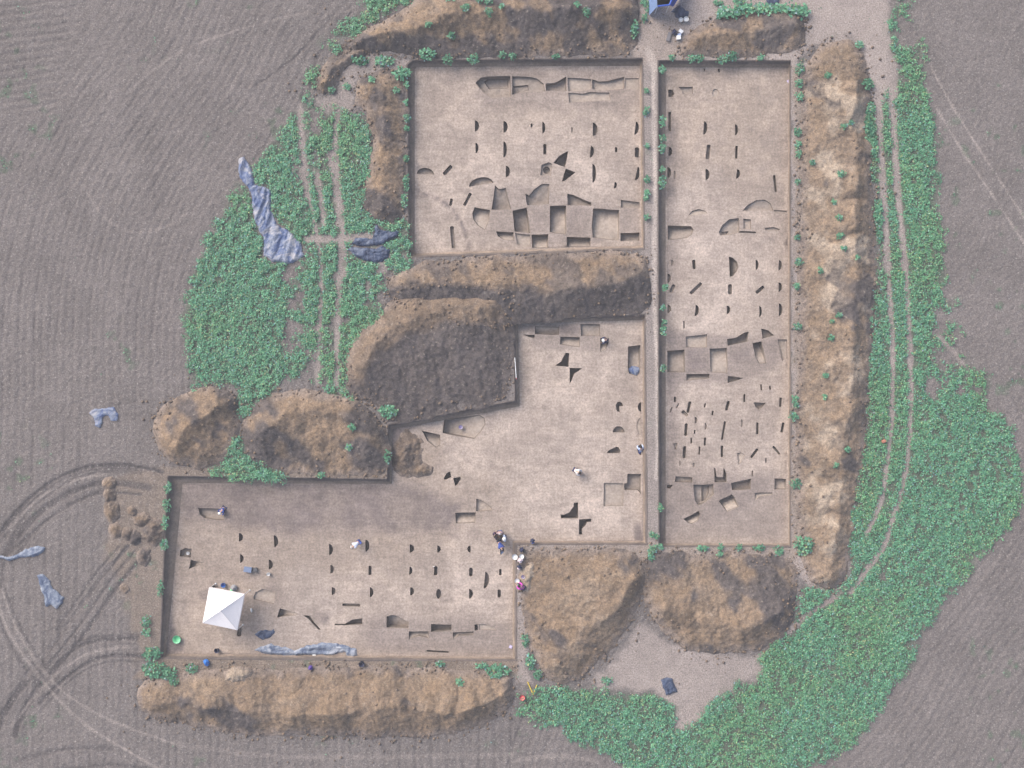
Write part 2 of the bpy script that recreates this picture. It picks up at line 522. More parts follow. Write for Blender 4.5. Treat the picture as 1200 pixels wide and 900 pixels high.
cropW, cropE = PL(CROP_W), PL(CROP_E)
EDGE_W = smooth_line(PL([(520, -120), (436, -10), (402, 26), (376, 62), (346, 132), (304, 190), (264, 247), (232, 305), (220, 380), (222, 460), (217, 600), (214, 760), (212, 1000)]), 3)
EDGE_E = smooth_line(PL([(1073, -100), (1080, 62), (1092, 170), (1108, 310), (1145, 430), (1196, 550), (1180, 616), (1082, 733), (1030, 830), (962, 894), (900, 960)]), 2)
WHEEL = [(smooth_line(PL(p), 2), w / PPM, s) for p, w, s in [
    ([(1022, -10), (1026, 60), (1029, 120), (1034, 200), (1037, 260), (1042, 330), (1046, 400), (1046, 450), (1044, 500), (1040, 540), (1035, 578), (1027, 602), (1014, 628)], 6.0, 1.0),
    ([(1036, -10), (1042, 90), (1048, 170), (1054, 250), (1062, 330), (1066, 400), (1068, 470), (1063, 540), (1058, 572), (1048, 602), (1036, 642), (1012, 672), (998, 694)], 6.0, 1.0),
    ([(1028, 100), (1030, 150), (1034, 200), (1037, 260), (1040, 315)], 8, 1.0),
    ([(1047, 130), (1050, 200), (1054, 250), (1060, 310)], 8, 0.9),
    ([(1024, 20), (1027, 60), (1029, 110)], 16, 1.0),
    ([(1044, 70), (1047, 110)], 12, 0.8),
    ([(396, 130), (391, 170), (396, 220), (403, 262), (398, 320), (395, 380), (394, 452)], 6, 0.9),
    ([(352, 120), (354, 170), (362, 230), (372, 280), (378, 330), (374, 380), (372, 450)], 5.0, 0.8),
    ([(360, 280), (400, 280), (440, 276)], 9, 0.9),
    ([(370, 200), (376, 230), (380, 262)], 7, 0.8), ([(388, 180), (394, 215), (398, 262)], 9, 0.9), ([(352, 130), (354, 180), (360, 230)], 9, 0.7),
    ([(400, 285), (402, 300), (404, 320)], 8, 0.8),
    ([(432, 330), (428, 360)], 5, 0.6),
    ([(1100, 395), (1115, 408), (1128, 425)], 5, 0.7),
    ([(925, 740), (950, 716), (980, 700)], 6, 0.8),
]]
MARKS = [(smooth_line(PL(p), 2), 1.7 * w / PPM, s) for p, w, s in [          # dark, wet wheel ruts
    ([(0, 625), (20, 598), (50, 570), (85, 551), (120, 544), (160, 546), (190, 553)], 2.0, 0.95),
    ([(-4, 632), (22, 602), (52, 574), (86, 555), (121, 548), (162, 550)], 1.2, 0.6),
    ([(-4, 662), (36, 626), (66, 601), (100, 582), (132, 576), (165, 580)], 1.6, 0.6),
    ([(-3, 720), (10, 752), (34, 790), (60, 822)], 1.6, 0.55),
    ([(6, 690), (20, 728), (46, 772), (70, 800)], 1.6, 0.5),
    ([(-4, 668), (8, 640), (32, 610)], 1.5, 0.6),
    ([(158, 646), (128, 682), (100, 724), (74, 758), (46, 792)], 1.3, 0.6),
    ([(165, 744), (122, 745), (96, 750), (72, 764), (52, 786)], 1.2, 0.5),
    ([(172, 776), (132, 774), (102, 783), (74, 804), (50, 830)], 1.2, 0.5),
    ([(-4, 640), (25, 607), (55, 580), (90, 559), (125, 551), (165, 554)], 1.5, 0.45),
    ([(5, 652), (30, 616), (60, 589), (95, 571), (130, 564), (175, 572)], 4.0, 0.6),
    ([(15, 658), (40, 622), (70, 598), (105, 579), (130, 573)], 2.0, 0.5),
    ([(0, 690), (6, 650), (28, 606)], 3.0, 0.5),
    ([(150, 640), (122, 672), (96, 710), (70, 745), (47, 778)], 2.4, 0.8),
    ([(140, 640), (112, 672), (88, 708), (66, 740)], 1.6, 0.5),
    ([(165, 655), (135, 690), (107, 733), (82, 765), (52, 800)], 2.4, 0.7),
    ([(40, 785), (18, 815), (4, 836), (-4, 856)], 4.5, 0.8),
    ([(50, 800), (32, 825), (22, 845), (18, 862)], 4.0, 0.8),
    ([(160, 748), (122, 749), (97, 754), (76, 768), (56, 792)], 2.6, 0.7),
    ([(172, 770), (132, 767), (102, 776), (72, 798), (47, 824)], 2.6, 0.7),
    ([(36, 790), (50, 780)], 7, 0.8), ([(46, 802), (60, 790)], 6, 0.7),
    ([(20, 893), (60, 880), (100, 876), (130, 878)], 2.5, 0.5),
    ([(60, 905), (130, 895), (180, 902)], 2.5, 0.4),
    ([(300, 100), (345, 70), (372, 38)], 2.0, 0.5),
    ([(352, 120), (362, 84), (384, 46), (412, 14)], 2.0, 0.5),
]]
PALES = [(smooth_line(PL(p), 2), w / PPM, s) for p, w, s in [          # pale, dry wheel tracks
    ([(-4, 700), (6, 735), (28, 770), (55, 806), (98, 850), (150, 880), (190, 904)], 2.6, 0.28),
    ([(2, 690), (18, 738), (48, 785), (80, 817), (130, 846), (205, 872)], 2.4, 0.25),
    ([(140, 646), (118, 676), (92, 714), (64, 752), (30, 795)], 3.0, 0.2),
    ([(10, 620), (45, 583), (84, 562), (124, 556)], 2.2, 0.22),
    ([(150, 757), (105, 763), (70, 785), (40, 815), (14, 850)], 3.0, 0.2),
    ([(1078, 52), (1104, 104), (1134, 154), (1160, 194), (1205, 262)], 1.8, 0.38),
    ([(1085, 104), (1105, 140), (1130, 181), (1160, 224), (1205, 292)], 1.8, 0.34),
    ([(150, 108), (190, 72), (232, 50), (300, 28), (360, 14)], 2.4, 0.16),
    ([(100, 222), (116, 250), (140, 269), (168, 274), (200, 264), (228, 244)], 2.0, 0.16),
    ([(600, 892), (650, 884), (700, 892)], 5, 0.16),
    ([(200, 870), (330, 890), (600, 884)], 5, 0.12),
    ([(765, 74), (766, 150), (768, 230), (766, 290), (766, 360), (770, 420), (771, 520), (769, 560)], 4.6, 0.75),
    ([(760, 60), (767, 80)], 9, 0.5),
]]
BAREP = [(PL(p), f, s) for p, f, s in [
    ([(744, 76), (750, 30), (758, -12), (1036, -12), (1042, 60), (1047, 120), (1036, 150), (1024, 130), (1015, 60), (990, 44), (950, 58), (936, 78)], 0.6, 0.85),
    ([(752, 66), (780, 66), (778, 648), (752, 648)], 0.3, 0.55),
    ([(926, 68), (952, 70), (950, 300), (944, 480), (940, 650), (1000, 690), (960, 704), (920, 664), (770, 652), (604, 650), (606, 636), (926, 636)], 0.5, 0.85),
    ([(748, 730), (712, 786), (690, 808), (775, 813), (790, 832), (797, 856), (818, 852), (842, 824), (872, 802), (896, 792), (896, 765), (800, 764)], 0.8, 0.72),
    ([(602, 640), (618, 645), (616, 780), (626, 802), (603, 800)], 0.4, 0.7),
    ([(425, 60), (478, 72), (474, 84), (420, 100), (414, 132), (378, 134), (368, 116), (395, 108), (402, 84)], 0.5, 0.55),
    ([(440, 290), (480, 300), (470, 312), (440, 320)], 0.5, 0.5),
]]
BROWNP = [(PL(p), f, s) for p, f, s in [
    ([(120, 560), (202, 553), (194, 772), (158, 776), (148, 700), (125, 640)], 1.0, 0.55),
    ([(186, 768), (608, 772), (608, 792), (158, 794)], 0.5, 0.75),
    ([(448, 500), (470, 505), (470, 565), (190, 566), (190, 548), (440, 550)], 0.5, 0.6),
    ([(745, 20), (800, 20), (800, 70), (745, 70)], 0.6, 0.3),
    ([(931, 80), (950, 80), (948, 300), (944, 480), (938, 650), (928, 640)], 0.5, 0.6),
    ([(604, 640), (930, 638), (935, 660), (604, 660)], 0.6, 0.5),
]]

def zone(X, Y, polys):
    v = np.zeros(X.shape)
    for p, f, s in polys:
        w = (fbm(X, Y, 41, 3, 0.5, 0.7) - 0.5) * 2.2 * f
        v = np.maximum(v, s * sstep(-0.5 * f, 0.5 * f, sdist(X, Y, p) + w))
    return v

def lines(X, Y, ls, wob=0.12):
    v = np.zeros(X.shape)
    n = fbm(X, Y, 45, 3, 0.5, 0.9)
    for p, w, s in ls:
        x0, y0 = p.min(0) - 2; x1, y1 = p.max(0) + 2
        m = (X > x0) & (X < x1) & (Y > y0) & (Y < y1)
        if not m.any(): continue
        d = seg_dist(X[m], Y[m], p)
        r = s * (1 - sstep(w * 0.35, w * 0.75, d + (n[m] - 0.5) * wob * 2)) * (0.55 + 0.9 * n[m])
        v[m] = np.maximum(v[m], r)
    return v

COVER = [PL(p) for p in (
    [(281, 187), (285, 185), (292, 193), (296, 200), (299, 216), (310, 218), (317, 223), (318, 247), (325, 262), (340, 273), (352, 286), (358, 300), (350, 306), (338, 309), (318, 307), (309, 300), (308, 278), (300, 262), (296, 243), (295, 232), (290, 218), (281, 206)],
    [(411, 286), (416, 278), (426, 278), (437, 280), (438, 266), (442, 263), (447, 270), (467, 272), (464, 279), (450, 286), (430, 289)],
    [(408, 292), (413, 289), (425, 290), (440, 292), (448, 288), (458, 293), (456, 303), (440, 309), (425, 305), (413, 299)])]
def crop_density(X, Y):
    n = fbm(X, Y, 51, 3, 0.55, 0.55)
    n2 = fbm(X, Y, 52, 2, 0.5, 0.16)
    e = np.maximum(sdist(X, Y, cropW), sdist(X, Y, cropE))
    d = sstep(-0.45, 0.6, e + (n - 0.5) * 2.0)
    tr = lines(X, Y, WHEEL)
    d = d * np.clip(1 - 1.5 * tr, 0, 1)
    # thinner, wheel-worn growth near the top left and along the strips
    px = X * PPM + 600; py = 450 - Y * PPM
    thin = np.zeros(X.shape)
    thin = np.maximum(thin, ((px > 340) & (px < 425) & (py < 300) & (py > 110)) * 0.32)
    thin = np.maximum(thin, ((px > 340) & (px < 460) & (py <= 110)) * 0.26)
    thin = np.maximum(thin, ((px > 440) & (px < 520) & (py <= 40)) * 0.1)
    thin = np.maximum(thin, ((px > 330) & (px < 470) & (py > 300)) * 0.24)
    thin = np.maximum(thin, ((px > 1020) & (px < 1090) & (py < 115)) * 0.38)
    thin = np.maximum(thin, ((px > 1085) & (px < 1150) & (py > 335) & (py < 470)) * 0.30)
    thin = np.maximum(thin, ((px > 600) & (px < 640) & (py > 800) & (py < 845)) * 0.15)
    thin = np.maximum(thin, ((px > 990) & (px < 1040) & (py > 595) & (py < 700)) * 0.2)
    d = d * sstep(thin + 0.06, thin + 0.26, n * 0.7 + n2 * 0.3)
    for p in COVER:
        m = (X > p[:, 0].min()) & (X < p[:, 0].max()) & (Y > p[:, 1].min()) & (Y < p[:, 1].max())
        if m.any(): d[m] = np.where(sdist(X[m], Y[m], p) > -0.12, 0, d[m])
    return d

# ------------------------------------------------------------------ ground sheet
def build_ground():
    c = 0.105
    xs = np.arange(-45.5, 45.5, c); ys = np.arange(-34.5, 34.5, c)
    ext = np.array([0.4, 1, 2, 4, 8, 16, 32, 64, 128, 256, 512, 900])
    xs = np.concatenate([xs[0] - ext[::-1], xs, xs[-1] + ext])
    ys = np.concatenate([ys[0] - ext[::-1], ys, ys[-1] + ext])
    X, Y = np.meshgrid(xs, ys)
    cut = np.zeros((X.shape[0] - 1, X.shape[1] - 1), bool)
    edge = np.full(X.shape, 1e9)
    for k, v in TR.items():
        p = v['o']
        x0, y0 = p.min(0) - 1.5; x1, y1 = p.max(0) + 1.5
        ix = np.where((xs > x0) & (xs < x1))[0]; iy = np.where((ys > y0) & (ys < y1))[0]
        sl = (slice(iy[0], iy[-1] + 1), slice(ix[0], ix[-1] + 1))
        d, qx, qy = seg_dist(X[sl], Y[sl], p, True, True)
        s = d < 0.55 * c
        X[sl] = np.where(s, qx, X[sl]); Y[sl] = np.where(s, qy, Y[sl])
        edge[sl] = np.minimum(edge[sl], np.where(s, 0, d))
    cx = (X[:-1, :-1] + X[1:, :-1] + X[:-1, 1:] + X[1:, 1:]) / 4
    cy = (Y[:-1, :-1] + Y[1:, :-1] + Y[:-1, 1:] + Y[1:, 1:]) / 4
    for k, v in TR.items():
        cut |= inside(cx, cy, v['o'])
    near = (np.abs(X) < 46) & (np.abs(Y) < 35)
    bare = zone(X, Y, BAREP); brown = zone(X, Y, BROWNP)
    mark = np.clip(lines(X, Y, MARKS) * 1.35, 0, 1)
    wide = lines(X, Y, [(p, w * 2.6, q * 0.3) for p, w, q in MARKS]); pale = lines(X, Y, PALES)
    crop = crop_density(X, Y)
    green = crop * 0.75
    # sparse volunteer seedlings among the furrows
    sp = sstep(0.70, 0.78, fbm(X, Y, 61, 2, 0.5, 1.4)) * sstep(0.55, 0.7, fbm(X, Y, 62, 2, 0.5, 0.12))
    green = np.maximum(green, sp * 0.55 * (1 - bare))
    worn = lines(X, Y, WHEEL)
    bare = np.maximum(bare, worn * 0.7)
    # drilled furrows follow the crop edge on both sides
    ew = seg_dist(X, Y, EDGE_W); ee = seg_dist(X, Y, EDGE_E)
    px = X * PPM + 600; py = 450 - Y * PPM
    dirn = np.where(X < 0, ew, ee)
    corner = sstep(0, 40, 120 - px - 0.25 * py + (fbm(X, Y, 63, 2, 0.5, 0.2) - 0.5) * 40) * sstep(0, 30, 150 - py)
    ph1 = np.sin(dirn * 2 * math.pi / 0.66 + fbm(X, Y, 64, 2, 0.4, 0.10) * 1.2)
    ph1 = ph1 + 0.4 * np.sin(dirn * 2 * math.pi / 1.35 + fbm(X, Y, 66, 2, 0.4, 0.12) * 3)
    ph2 = np.sin((Y - 0.12 * X) * 2 * math.pi / 0.66 + fbm(X, Y, 65, 2, 0.4, 0.12) * 2) * 1.3
    fur = ph1 * (1 - corner) + ph2 * corner
    soil = np.clip(1 - bare * 1.6 - brown - crop * 0.7, 0, 1)
    amp = soil * (0.25 + 1.1 * fbm(X, Y, 67, 3, 0.5, 0.18))
    amp = amp * np.where(px > 1030, np.where(py > 470, 0.8, 0.12), 1.0)
    Z = amp * fur * 0.012
    Z = Z + (vnoise(X / 0.14, Y / 0.14, 68) - 0.5) * 0.065 * (0.35 + 0.65 * soil)
    Z = Z + (fbm(X, Y, 69, 3, 0.5, 0.4) - 0.5) * 0.07
    Z = Z - mark * 0.05 - pale * 0.02
    mark = np.maximum(mark, wide)
    mark = np.maximum(mark, 0.7 * amp * sstep(0.15, 1.5, -fur) * (0.2 + 1.5 * np.clip(fbm(X, Y, 70, 2, 0.5, 0.6) - 0.25, 0, 1)))
    Z = np.where(near, Z, 0)
    Z = np.where(edge < 0.02, 0.0, np.where(edge < 0.35, Z * 0.5, Z))
    ny, nx = X.shape
    idx = np.arange(nx * ny).reshape(ny, nx)
    f = ~cut
    F = np.stack([idx[:-1, :-1][f], idx[:-1, 1:][f], idx[1:, 1:][f], idx[1:, :-1][f]], 1)
    me = mesh_np('ground', np.stack([X.ravel(), Y.ravel(), Z.ravel()], 1), F)
    for n, v in (('bare', bare), ('brown', brown), ('green', green), ('mark', np.clip(mark, 0, 1)), ('pale', np.clip(pale, 0, 1))):
        fattr(me, n, v.ravel())
    tag(link('ground', me, M['ground']), kind='structure')
build_ground()

# ------------------------------------------------------------------ excavated features
# half: (x, y, width, length, side, turn) ; side R = flat face left, L = flat face right, U = flat face below, B = straight slot
def feature_outline(x, y, w, l, side, rot=0.0):
    n = 9
    if side in 'RL':
        pts = [(-w / 2, -l / 2)] + [(-w / 2 + w * math.cos(a), l / 2 * math.sin(a)) for a in np.linspace(-1.25, 1.25, n)] + [(-w / 2, l / 2)]
        if side == 'L': pts = [(-a, b) for a, b in pts][::-1]
    elif side == 'U':
        pts = [(-w / 2, l / 2)] + [(-w / 2 * math.cos(a), l / 2 - l * math.sin(a)) for a in np.linspace(0.25, math.pi - 0.25, n)] + [(w / 2, l / 2)]
    elif side == 'O':
        pts = [(w / 2 * math.cos(a), l / 2 * math.sin(a)) for a in np.linspace(0, 2 * math.pi, 12, endpoint=False)]
    else:
        c = 0.22 * min(w, l)
        pts = [(-w / 2, -l / 2 + c), (-w / 2 + c, -l / 2), (w / 2 - c, -l / 2), (w / 2, -l / 2 + c),
               (w / 2, l / 2 - c), (w / 2 - c, l / 2), (-w / 2 + c, l / 2), (-w / 2, l / 2 - c)]
    a = math.radians(rot); cs, sn = math.cos(a), math.sin(a)
    return [(x + u * cs - v * sn, y + u * sn + v * cs) for u, v in pts]

UL, LR, MT, LL = 'upper left trench', 'long right trench', 'middle trench', 'lower left trench'
FEAT = []      # dict(poly, depth, row, shape, label)
def half(row, trench, items, d=0.55):
    for it in items:
        x, y, w, l, s = it[:5]
        rot = it[5] if len(it) > 5 else 0
        dd = it[6] if len(it) > 6 else d
        word = {'R': 'half-moon', 'L': 'half-moon', 'U': 'half-moon', 'B': 'slot-shaped', 'O': 'oval'}[s]
        if dd < 0.2: word = 'shallow ' + word
        FEAT.append(dict(poly=feature_outline(x, y, w, l, s, rot), depth=dd, row=row, trench=trench, word=word, kind='posthole', c=(x, y)))
def pit(row, trench, poly, depth, word='angular', kind='pit', label=None, slope=None, inner=None):
    p = np.array(poly, float)
    FEAT.append(dict(poly=[tuple(q) for q in p], depth=depth, row=row, trench=trench, word=word, kind=kind, c=tuple(p.mean(0)), label=label, slope=slope, inner=inner))

# --- upper left trench
half('top row', UL, [(559, 147.5, 5, 13, 'R'), (592.5, 148.5, 5, 14, 'R'), (623, 147, 2.5, 5, 'O'), (637.3, 149.5, 3.6, 14, 'R'), (670.5, 152.5, 2, 7, 'R', 0, .15), (697.5, 151.5, 5.5, 16, 'R'), (746.5, 150.5, 4.5, 15.5, 'R', 8)])
half('second row', UL, [(559, 173.5, 3.6, 12.5, 'R'), (592, 175, 4, 19, 'R'), (638.5, 175, 3.6, 12, 'B'), (694, 178, 4.5, 14, 'R', 6), (722, 175.5, 2.8, 6, 'B'), (746.5, 178.5, 5, 12, 'B')])
half('third row', UL, [(595.3, 201, 5, 13.5, 'R'), (696.5, 203, 4.5, 22, 'R'), (721.5, 217, 3.2, 8, 'R', 8), (748, 204, 5, 16, 'R', 14)])
half('left side', UL, [(498.5, 200.5, 21, 7.5, 'U', 3, .35), (524.5, 199.5, 4.5, 14, 'B', 42, .4), (563.5, 212, 29, 9, 'U', -9, .4), (547.8, 233.5, 3.4, 16.5, 'B', 27, .4), (528.5, 237, 3, 8.5, 'B', 10, .4), (530.5, 278, 4.6, 26, 'B', -5, .3)])
pit('ditch sections along top', UL, [(557, 97), (563, 91), (572, 89.5), (598, 89), (599, 113), (576, 115), (565, 107)], .4, 'long rounded', inner=([(567, 96), (572, 92), (596, 91.5), (596, 103.5), (573, 104.5)], .25))
pit('ditch sections along top', UL, [(600, 89.5), (620, 90), (629, 92), (637, 98), (638.5, 107), (618, 108), (600, 111)], .28, 'wide shallow', inner=([(601, 101), (619, 99.5), (620, 106), (601, 109.5)], .18))
pit('ditch sections along top', UL, [(639.5, 98), (650, 97), (656, 94), (663.5, 89.5), (664, 106.5), (640, 106.5)], .35, 'grey wedge-ended')
pit('ditch sections along top', UL, [(665, 91), (693, 92.5), (693, 103.5), (686, 107), (666, 107)], .2, 'shallow square')
pit('ditch sections along top', UL, [(694, 93), (702, 95.5), (711, 95), (732, 89.5), (731, 104), (700, 106.5), (694.5, 104)], .28, 'grey funnel-shaped')
pit('ditch sections along top', UL, [(666, 109), (684, 109.5), (691, 108), (714, 108.5), (715.5, 117), (667, 120.5)], .15, 'shallow square')
pit('ditch sections along top', UL, [(732.5, 91.5), (748.5, 91.5), (748.5, 105), (732, 104)], .1, 'very shallow square')
CB = 'checkerboard dig'
pit(CB, UL, [(556, 242.5), (574, 246), (573, 258), (569, 269), (567.5, 269.5), (560, 264.5), (554.5, 257), (553.5, 250)], .4, label='quarter-round pit at left end of the upper left checkerboard dig', slope=(-.3, 1, .15))
pit(CB, UL, [(580, 217), (585, 221.5), (593, 220), (595, 230), (597, 237), (599, 245), (588, 246.5), (576, 245.5), (577.5, 236)], .4, 'tapering', slope=(0, -1, .35))
pit(CB, UL, [(600.5, 247), (617, 243), (618, 247), (620.5, 262), (621.5, 273), (612, 272), (603, 271), (602, 258)], .65, 'deep boxlike')
pit(CB, UL, [(581.5, 271), (602, 272), (602, 281), (598, 281.5), (590, 281), (583.5, 277)], .4, 'half-round', slope=(0, 1, .3))
pit(CB, UL, [(603.5, 273), (612, 274), (621.5, 275), (621.5, 289), (612, 289.5), (606, 286)], .18, 'shallow quarter-round')
pit(CB, UL, [(615.5, 226.5), (620, 229), (626, 222), (635, 215.5), (644, 215.5), (643.5, 239.5), (618, 240.5), (616.5, 236)], .35, 'arched', slope=(0, -1, .4))
pit(CB, UL, [(644.5, 241), (663.5, 241), (664, 270), (663, 274.5), (650, 273.5), (644, 272)], .6, 'deep square', slope=(.3, 1, .45))
pit(CB, UL, [(665, 227), (672, 228.5), (686, 234.5), (693, 237.5), (693, 241), (665, 240.5)], .4, 'wedge-shaped')
pit(CB, UL, [(623, 275), (642.5, 274.5), (642, 290.5), (623.5, 291)], .6, 'square-cut', slope=(0, 1, .4))
pit(CB, UL, [(664, 277.5), (692, 278.5), (692, 289), (664, 290)], .6, 'wide square-cut', slope=(0, 1, .5))
pit(CB, UL, [(695, 244), (725.5, 246), (726, 270), (724.5, 282), (694.5, 278.5), (693.5, 265)], .45, label='largest pale-floored square pit of the upper left checkerboard dig', slope=(.4, 1, .5))
pit(CB, UL, [(727.5, 234), (750, 237), (750.5, 244), (727.5, 243.5)], .22, 'shallow wedge')
pit(CB, UL, [(727, 273), (750, 272.5), (750, 282), (727, 282.5)], .45, 'short square-cut')
pit('diagonal pair', UL, [(648.5, 191), (655, 183), (663, 178), (666, 177), (664, 188), (662, 195.5)], .65, label='upper pit of bow-tie pair near the centre of upper left trench')
pit('diagonal pair', UL, [(663, 197.5), (667, 199), (674.5, 202), (668, 207), (661, 212.5), (658.5, 212)], .85, label='lower darker triangular pit of bow-tie pair in upper left trench')
pit('single', UL, [(634.5, 193), (643, 190), (647, 192), (645.5, 206), (633, 205.5)], .2, label='shallow square pit with round hole beside the bow-tie pits', inner=([(640.5 + 4.2 * math.cos(a), 199.5 + 4.5 * math.sin(a)) for a in np.linspace(0, 2 * math.pi, 10, endpoint=False)], .35))

# --- long right trench
half('top edge', LR, [(825.5, 81.5, 1.6, 4, 'B', 0, .3), (842.5, 82.5, 2.6, 5, 'B', 0, .3)])
half('first row', LR, [(784.8, 142.5, 3.5, 23, 'B', 0, .4), (826.8, 150, 4.5, 16, 'R', 4), (863.3, 152, 4, 13, 'R')])
half('second row', LR, [(785.8, 177.5, 4.5, 11.5, 'R'), (829.8, 178, 4.6, 17, 'B', 6, .4), (863, 178.5, 3, 15, 'B', 2)])
half('third row', LR, [(784.4, 202, 4.6, 13, 'R'), (791, 205, 2.6, 10, 'R', 0, .12), (829.3, 204.5, 5, 13, 'R'), (865.3, 204, 4.5, 11.5, 'R', 8), (908.3, 215, 3.2, 20, 'B', -6, .4)])
pit('shallow cuts', LR, [(783, 105), (788, 105), (790.5, 110), (788, 113.5), (783, 114)], .35, 'dark rounded')
pit('shallow cuts', LR, [(795, 102), (812, 101.5), (812, 110), (800, 110.5), (799, 106)], .2, 'grey rippled')
pit('shallow cuts', LR, feature_outline(838.5, 109, 8, 10, 'O'), .08, 'faint oval')
pit('middle cuts', LR, [(870, 247), (876, 240), (886, 234.5), (896, 234), (903, 238), (906.5, 246.5)], .25, 'grey dome-shaped', slope=(0, -1, .5))
pit('middle cuts', LR, [(907, 246), (922, 247), (922, 249), (907, 248.5)], .12, 'thin')
pit('middle cuts', LR, [(806, 253), (811, 247), (819, 245), (826, 247), (829, 250), (816, 252.5)], .14, 'crescent-shaped', slope=(0.2, 1, .2))
pit('middle cuts', LR, [(782.5, 264), (787, 264), (810, 265), (813, 269), (811, 275), (805, 279), (790, 281), (782.5, 281)], .5, 'wide dark scooped', slope=(.3, 1, .3))
pit('middle cuts', LR, [(842, 272), (846, 264), (854, 257), (866, 255.5), (866.5, 262), (866, 272), (855, 275.5), (844, 276)], .28, 'round-nosed', inner=([(844.5, 271.5), (854, 271), (852, 274.5), (847, 275)], .22))
pit('middle cuts', LR, [(871, 256.5), (880, 257), (880, 268.5), (871, 268)], .2, 'small square')
pit('middle cuts', LR, [(866, 270.5), (886, 271.5), (886, 273.5), (866, 273)], .25, 'narrow')
pit('middle cuts', LR, [(896, 267), (906, 266), (914, 268.5), (912, 270.5), (897, 270)], .18, 'narrow rounded')
half('fourth row', LR, [(788, 308, 3, 7, 'R', 0, .15), (813.2, 310, 4, 11, 'B', -4), (887.3, 310.5, 3.6, 12, 'R'), (914.5, 311, 4, 12.5, 'R', 4, .4)])
pit('single', LR, [(854, 300.5), (859, 302), (864, 307), (865.5, 313), (863, 319), (859, 323.5), (855.5, 324)], .85, label='largest dark half-moon pit, alone in middle of long right trench', slope=(1, 0, .35))
half('fifth row', LR, [(784.3, 326, 4, 11, 'R', 0, .35), (788, 338, 4.5, 10, 'B', 25, .25), (815.5, 338, 4, 18, 'B', 46, .3), (855.5, 339, 4.4, 12, 'B', 0, .35), (890.5, 339.5, 4, 12, 'B', 50, .4), (914.5, 336.5, 4.5, 11, 'R')])
half('sixth row', LR, [(784.3, 362, 4, 10, 'R', 0, .3), (817, 364, 4.6, 13, 'R', 6), (853.8, 363, 4.4, 10, 'R'), (891.5, 365, 3.6, 13, 'R'), (915, 363, 4.5, 15, 'R')])
half('single slot', LR, [(801.5, 380.5, 1.8, 9, 'B', 0, .2)])
CR = 'upper checkerboard'
pit(CR, LR, [(803.5, 394.5), (814, 393.5), (828.5, 391.5), (828.5, 407), (804, 407)], .22, 'shallow square')
pit(CR, LR, [(782, 411), (802.5, 409.5), (803, 436), (782, 436.5)], .5, label='large scooped square pit against baulk in the long right trench', slope=(.6, .6, .5))
pit(CR, LR, [(831.5, 408.5), (852, 407.5), (853, 428), (852, 437.5), (833, 436.5)], .3, 'stepped square', slope=(.2, 1, .3))
pit(CR, LR, [(852, 397.5), (862, 396), (872, 390), (877.5, 388.5), (876, 400.5), (853, 405)], .5, 'dark wedge-ended')
pit(CR, LR, [(892, 385), (900, 387), (907, 393), (893.5, 397)], .4, 'small triangular')
pit(CR, LR, [(881.5, 402), (892.5, 400), (897, 420), (898, 426), (889, 426), (885, 418)], .65, 'deep tilted', slope=(.2, 1, .15))
pit(CR, LR, [(911, 397.5), (922.5, 398), (922.5, 420), (916, 423), (914, 412)], .18, 'shallow upright')
pit(CR, LR, [(804.5, 438.5), (831.5, 438), (831, 443.5), (804.5, 446)], .42, 'long low', slope=(0, 1, .4))
pit(CR, LR, [(853, 440.5), (872, 443), (862, 446.5), (852.5, 449)], .42, 'small dart-shaped')
half('upper scatter', LR, [(791, 468, 2.5, 6.5, 'B'), (807.3, 477, 3.4, 13.5, 'B', 12), (826, 475, 2, 5, 'B', 10), (852.5, 475.5, 3.6, 11.5, 'B', 15), (872.3, 466.5, 2.4, 9.5, 'B'), (892, 454, 2, 7, 'B', -5), (902.3, 454.5, 2.6, 5, 'B', -10), (914.6, 471.5, 3, 11, 'B', 3), (786.5, 480, 1.5, 7, 'B', 20, .2), (794, 475.5, 1.5, 6, 'B', 25, .2), (835, 484, 2, 5, 'B', 8)], .45)
pit('upper scatter', LR, [(883, 471.5), (897.5, 472), (894, 477), (889.5, 480.5), (885.5, 477)], .3, 'inverted triangular')
pit('upper scatter', LR, [(798, 483), (801, 480.5), (807, 486), (804.5, 488.5)], .28, 'small slanted square')
half('middle scatter', LR, [(815.5, 492.5, 3, 8, 'R', 0, .25), (803.8, 503.5, 3.6, 14.5, 'B', 3), (827, 499.5, 2.6, 8, 'R', 0, .15), (814, 506, 2, 5, 'B', 8), (847.8, 504.5, 2.8, 22, 'B', 10, .4), (869.5, 496, 2.4, 9, 'R', 0, .1), (887.5, 502, 3.2, 14, 'B'), (917, 501, 3.2, 12, 'B', 10)], .45)
half('lower scatter', LR, [(810, 516.5, 2, 7, 'B'), (826, 517.5, 2.5, 9.5, 'B', 3), (802, 530, 3.8, 14.5, 'B', 4), (819.5, 528, 2, 9.5, 'B', 3), (846, 529, 3, 13.5, 'B'), (884, 531, 3.4, 13, 'B', 37), (910, 528, 2.6, 13, 'B', -40), (897.5, 539.5, 1.5, 6, 'B', 0, .25), (797, 543, 2, 6, 'R', 0, .1), (813, 545, 2.5, 5, 'B', 0, .12)], .45)
pit('lower scatter', LR, [(789, 519.5), (794, 519.5), (793, 525), (791, 527.5)], .2, 'small triangular')
pit('lower scatter', LR, [(863.5, 531), (868, 530), (873, 533), (867, 544), (865, 544.5)], .16, 'shallow fan-shaped', slope=(1, .2, .2))
CL = 'lower checkerboard'
pit(CL, LR, [(791.5, 558), (811.5, 559.5), (811.5, 565.5), (791, 565)], .32, 'low rectangular')
pit(CL, LR, [(837, 548), (838.5, 549), (840, 559), (847, 559), (848, 547.5), (851.5, 555), (851.5, 565), (837.5, 565)], .4, 'U-shaped')
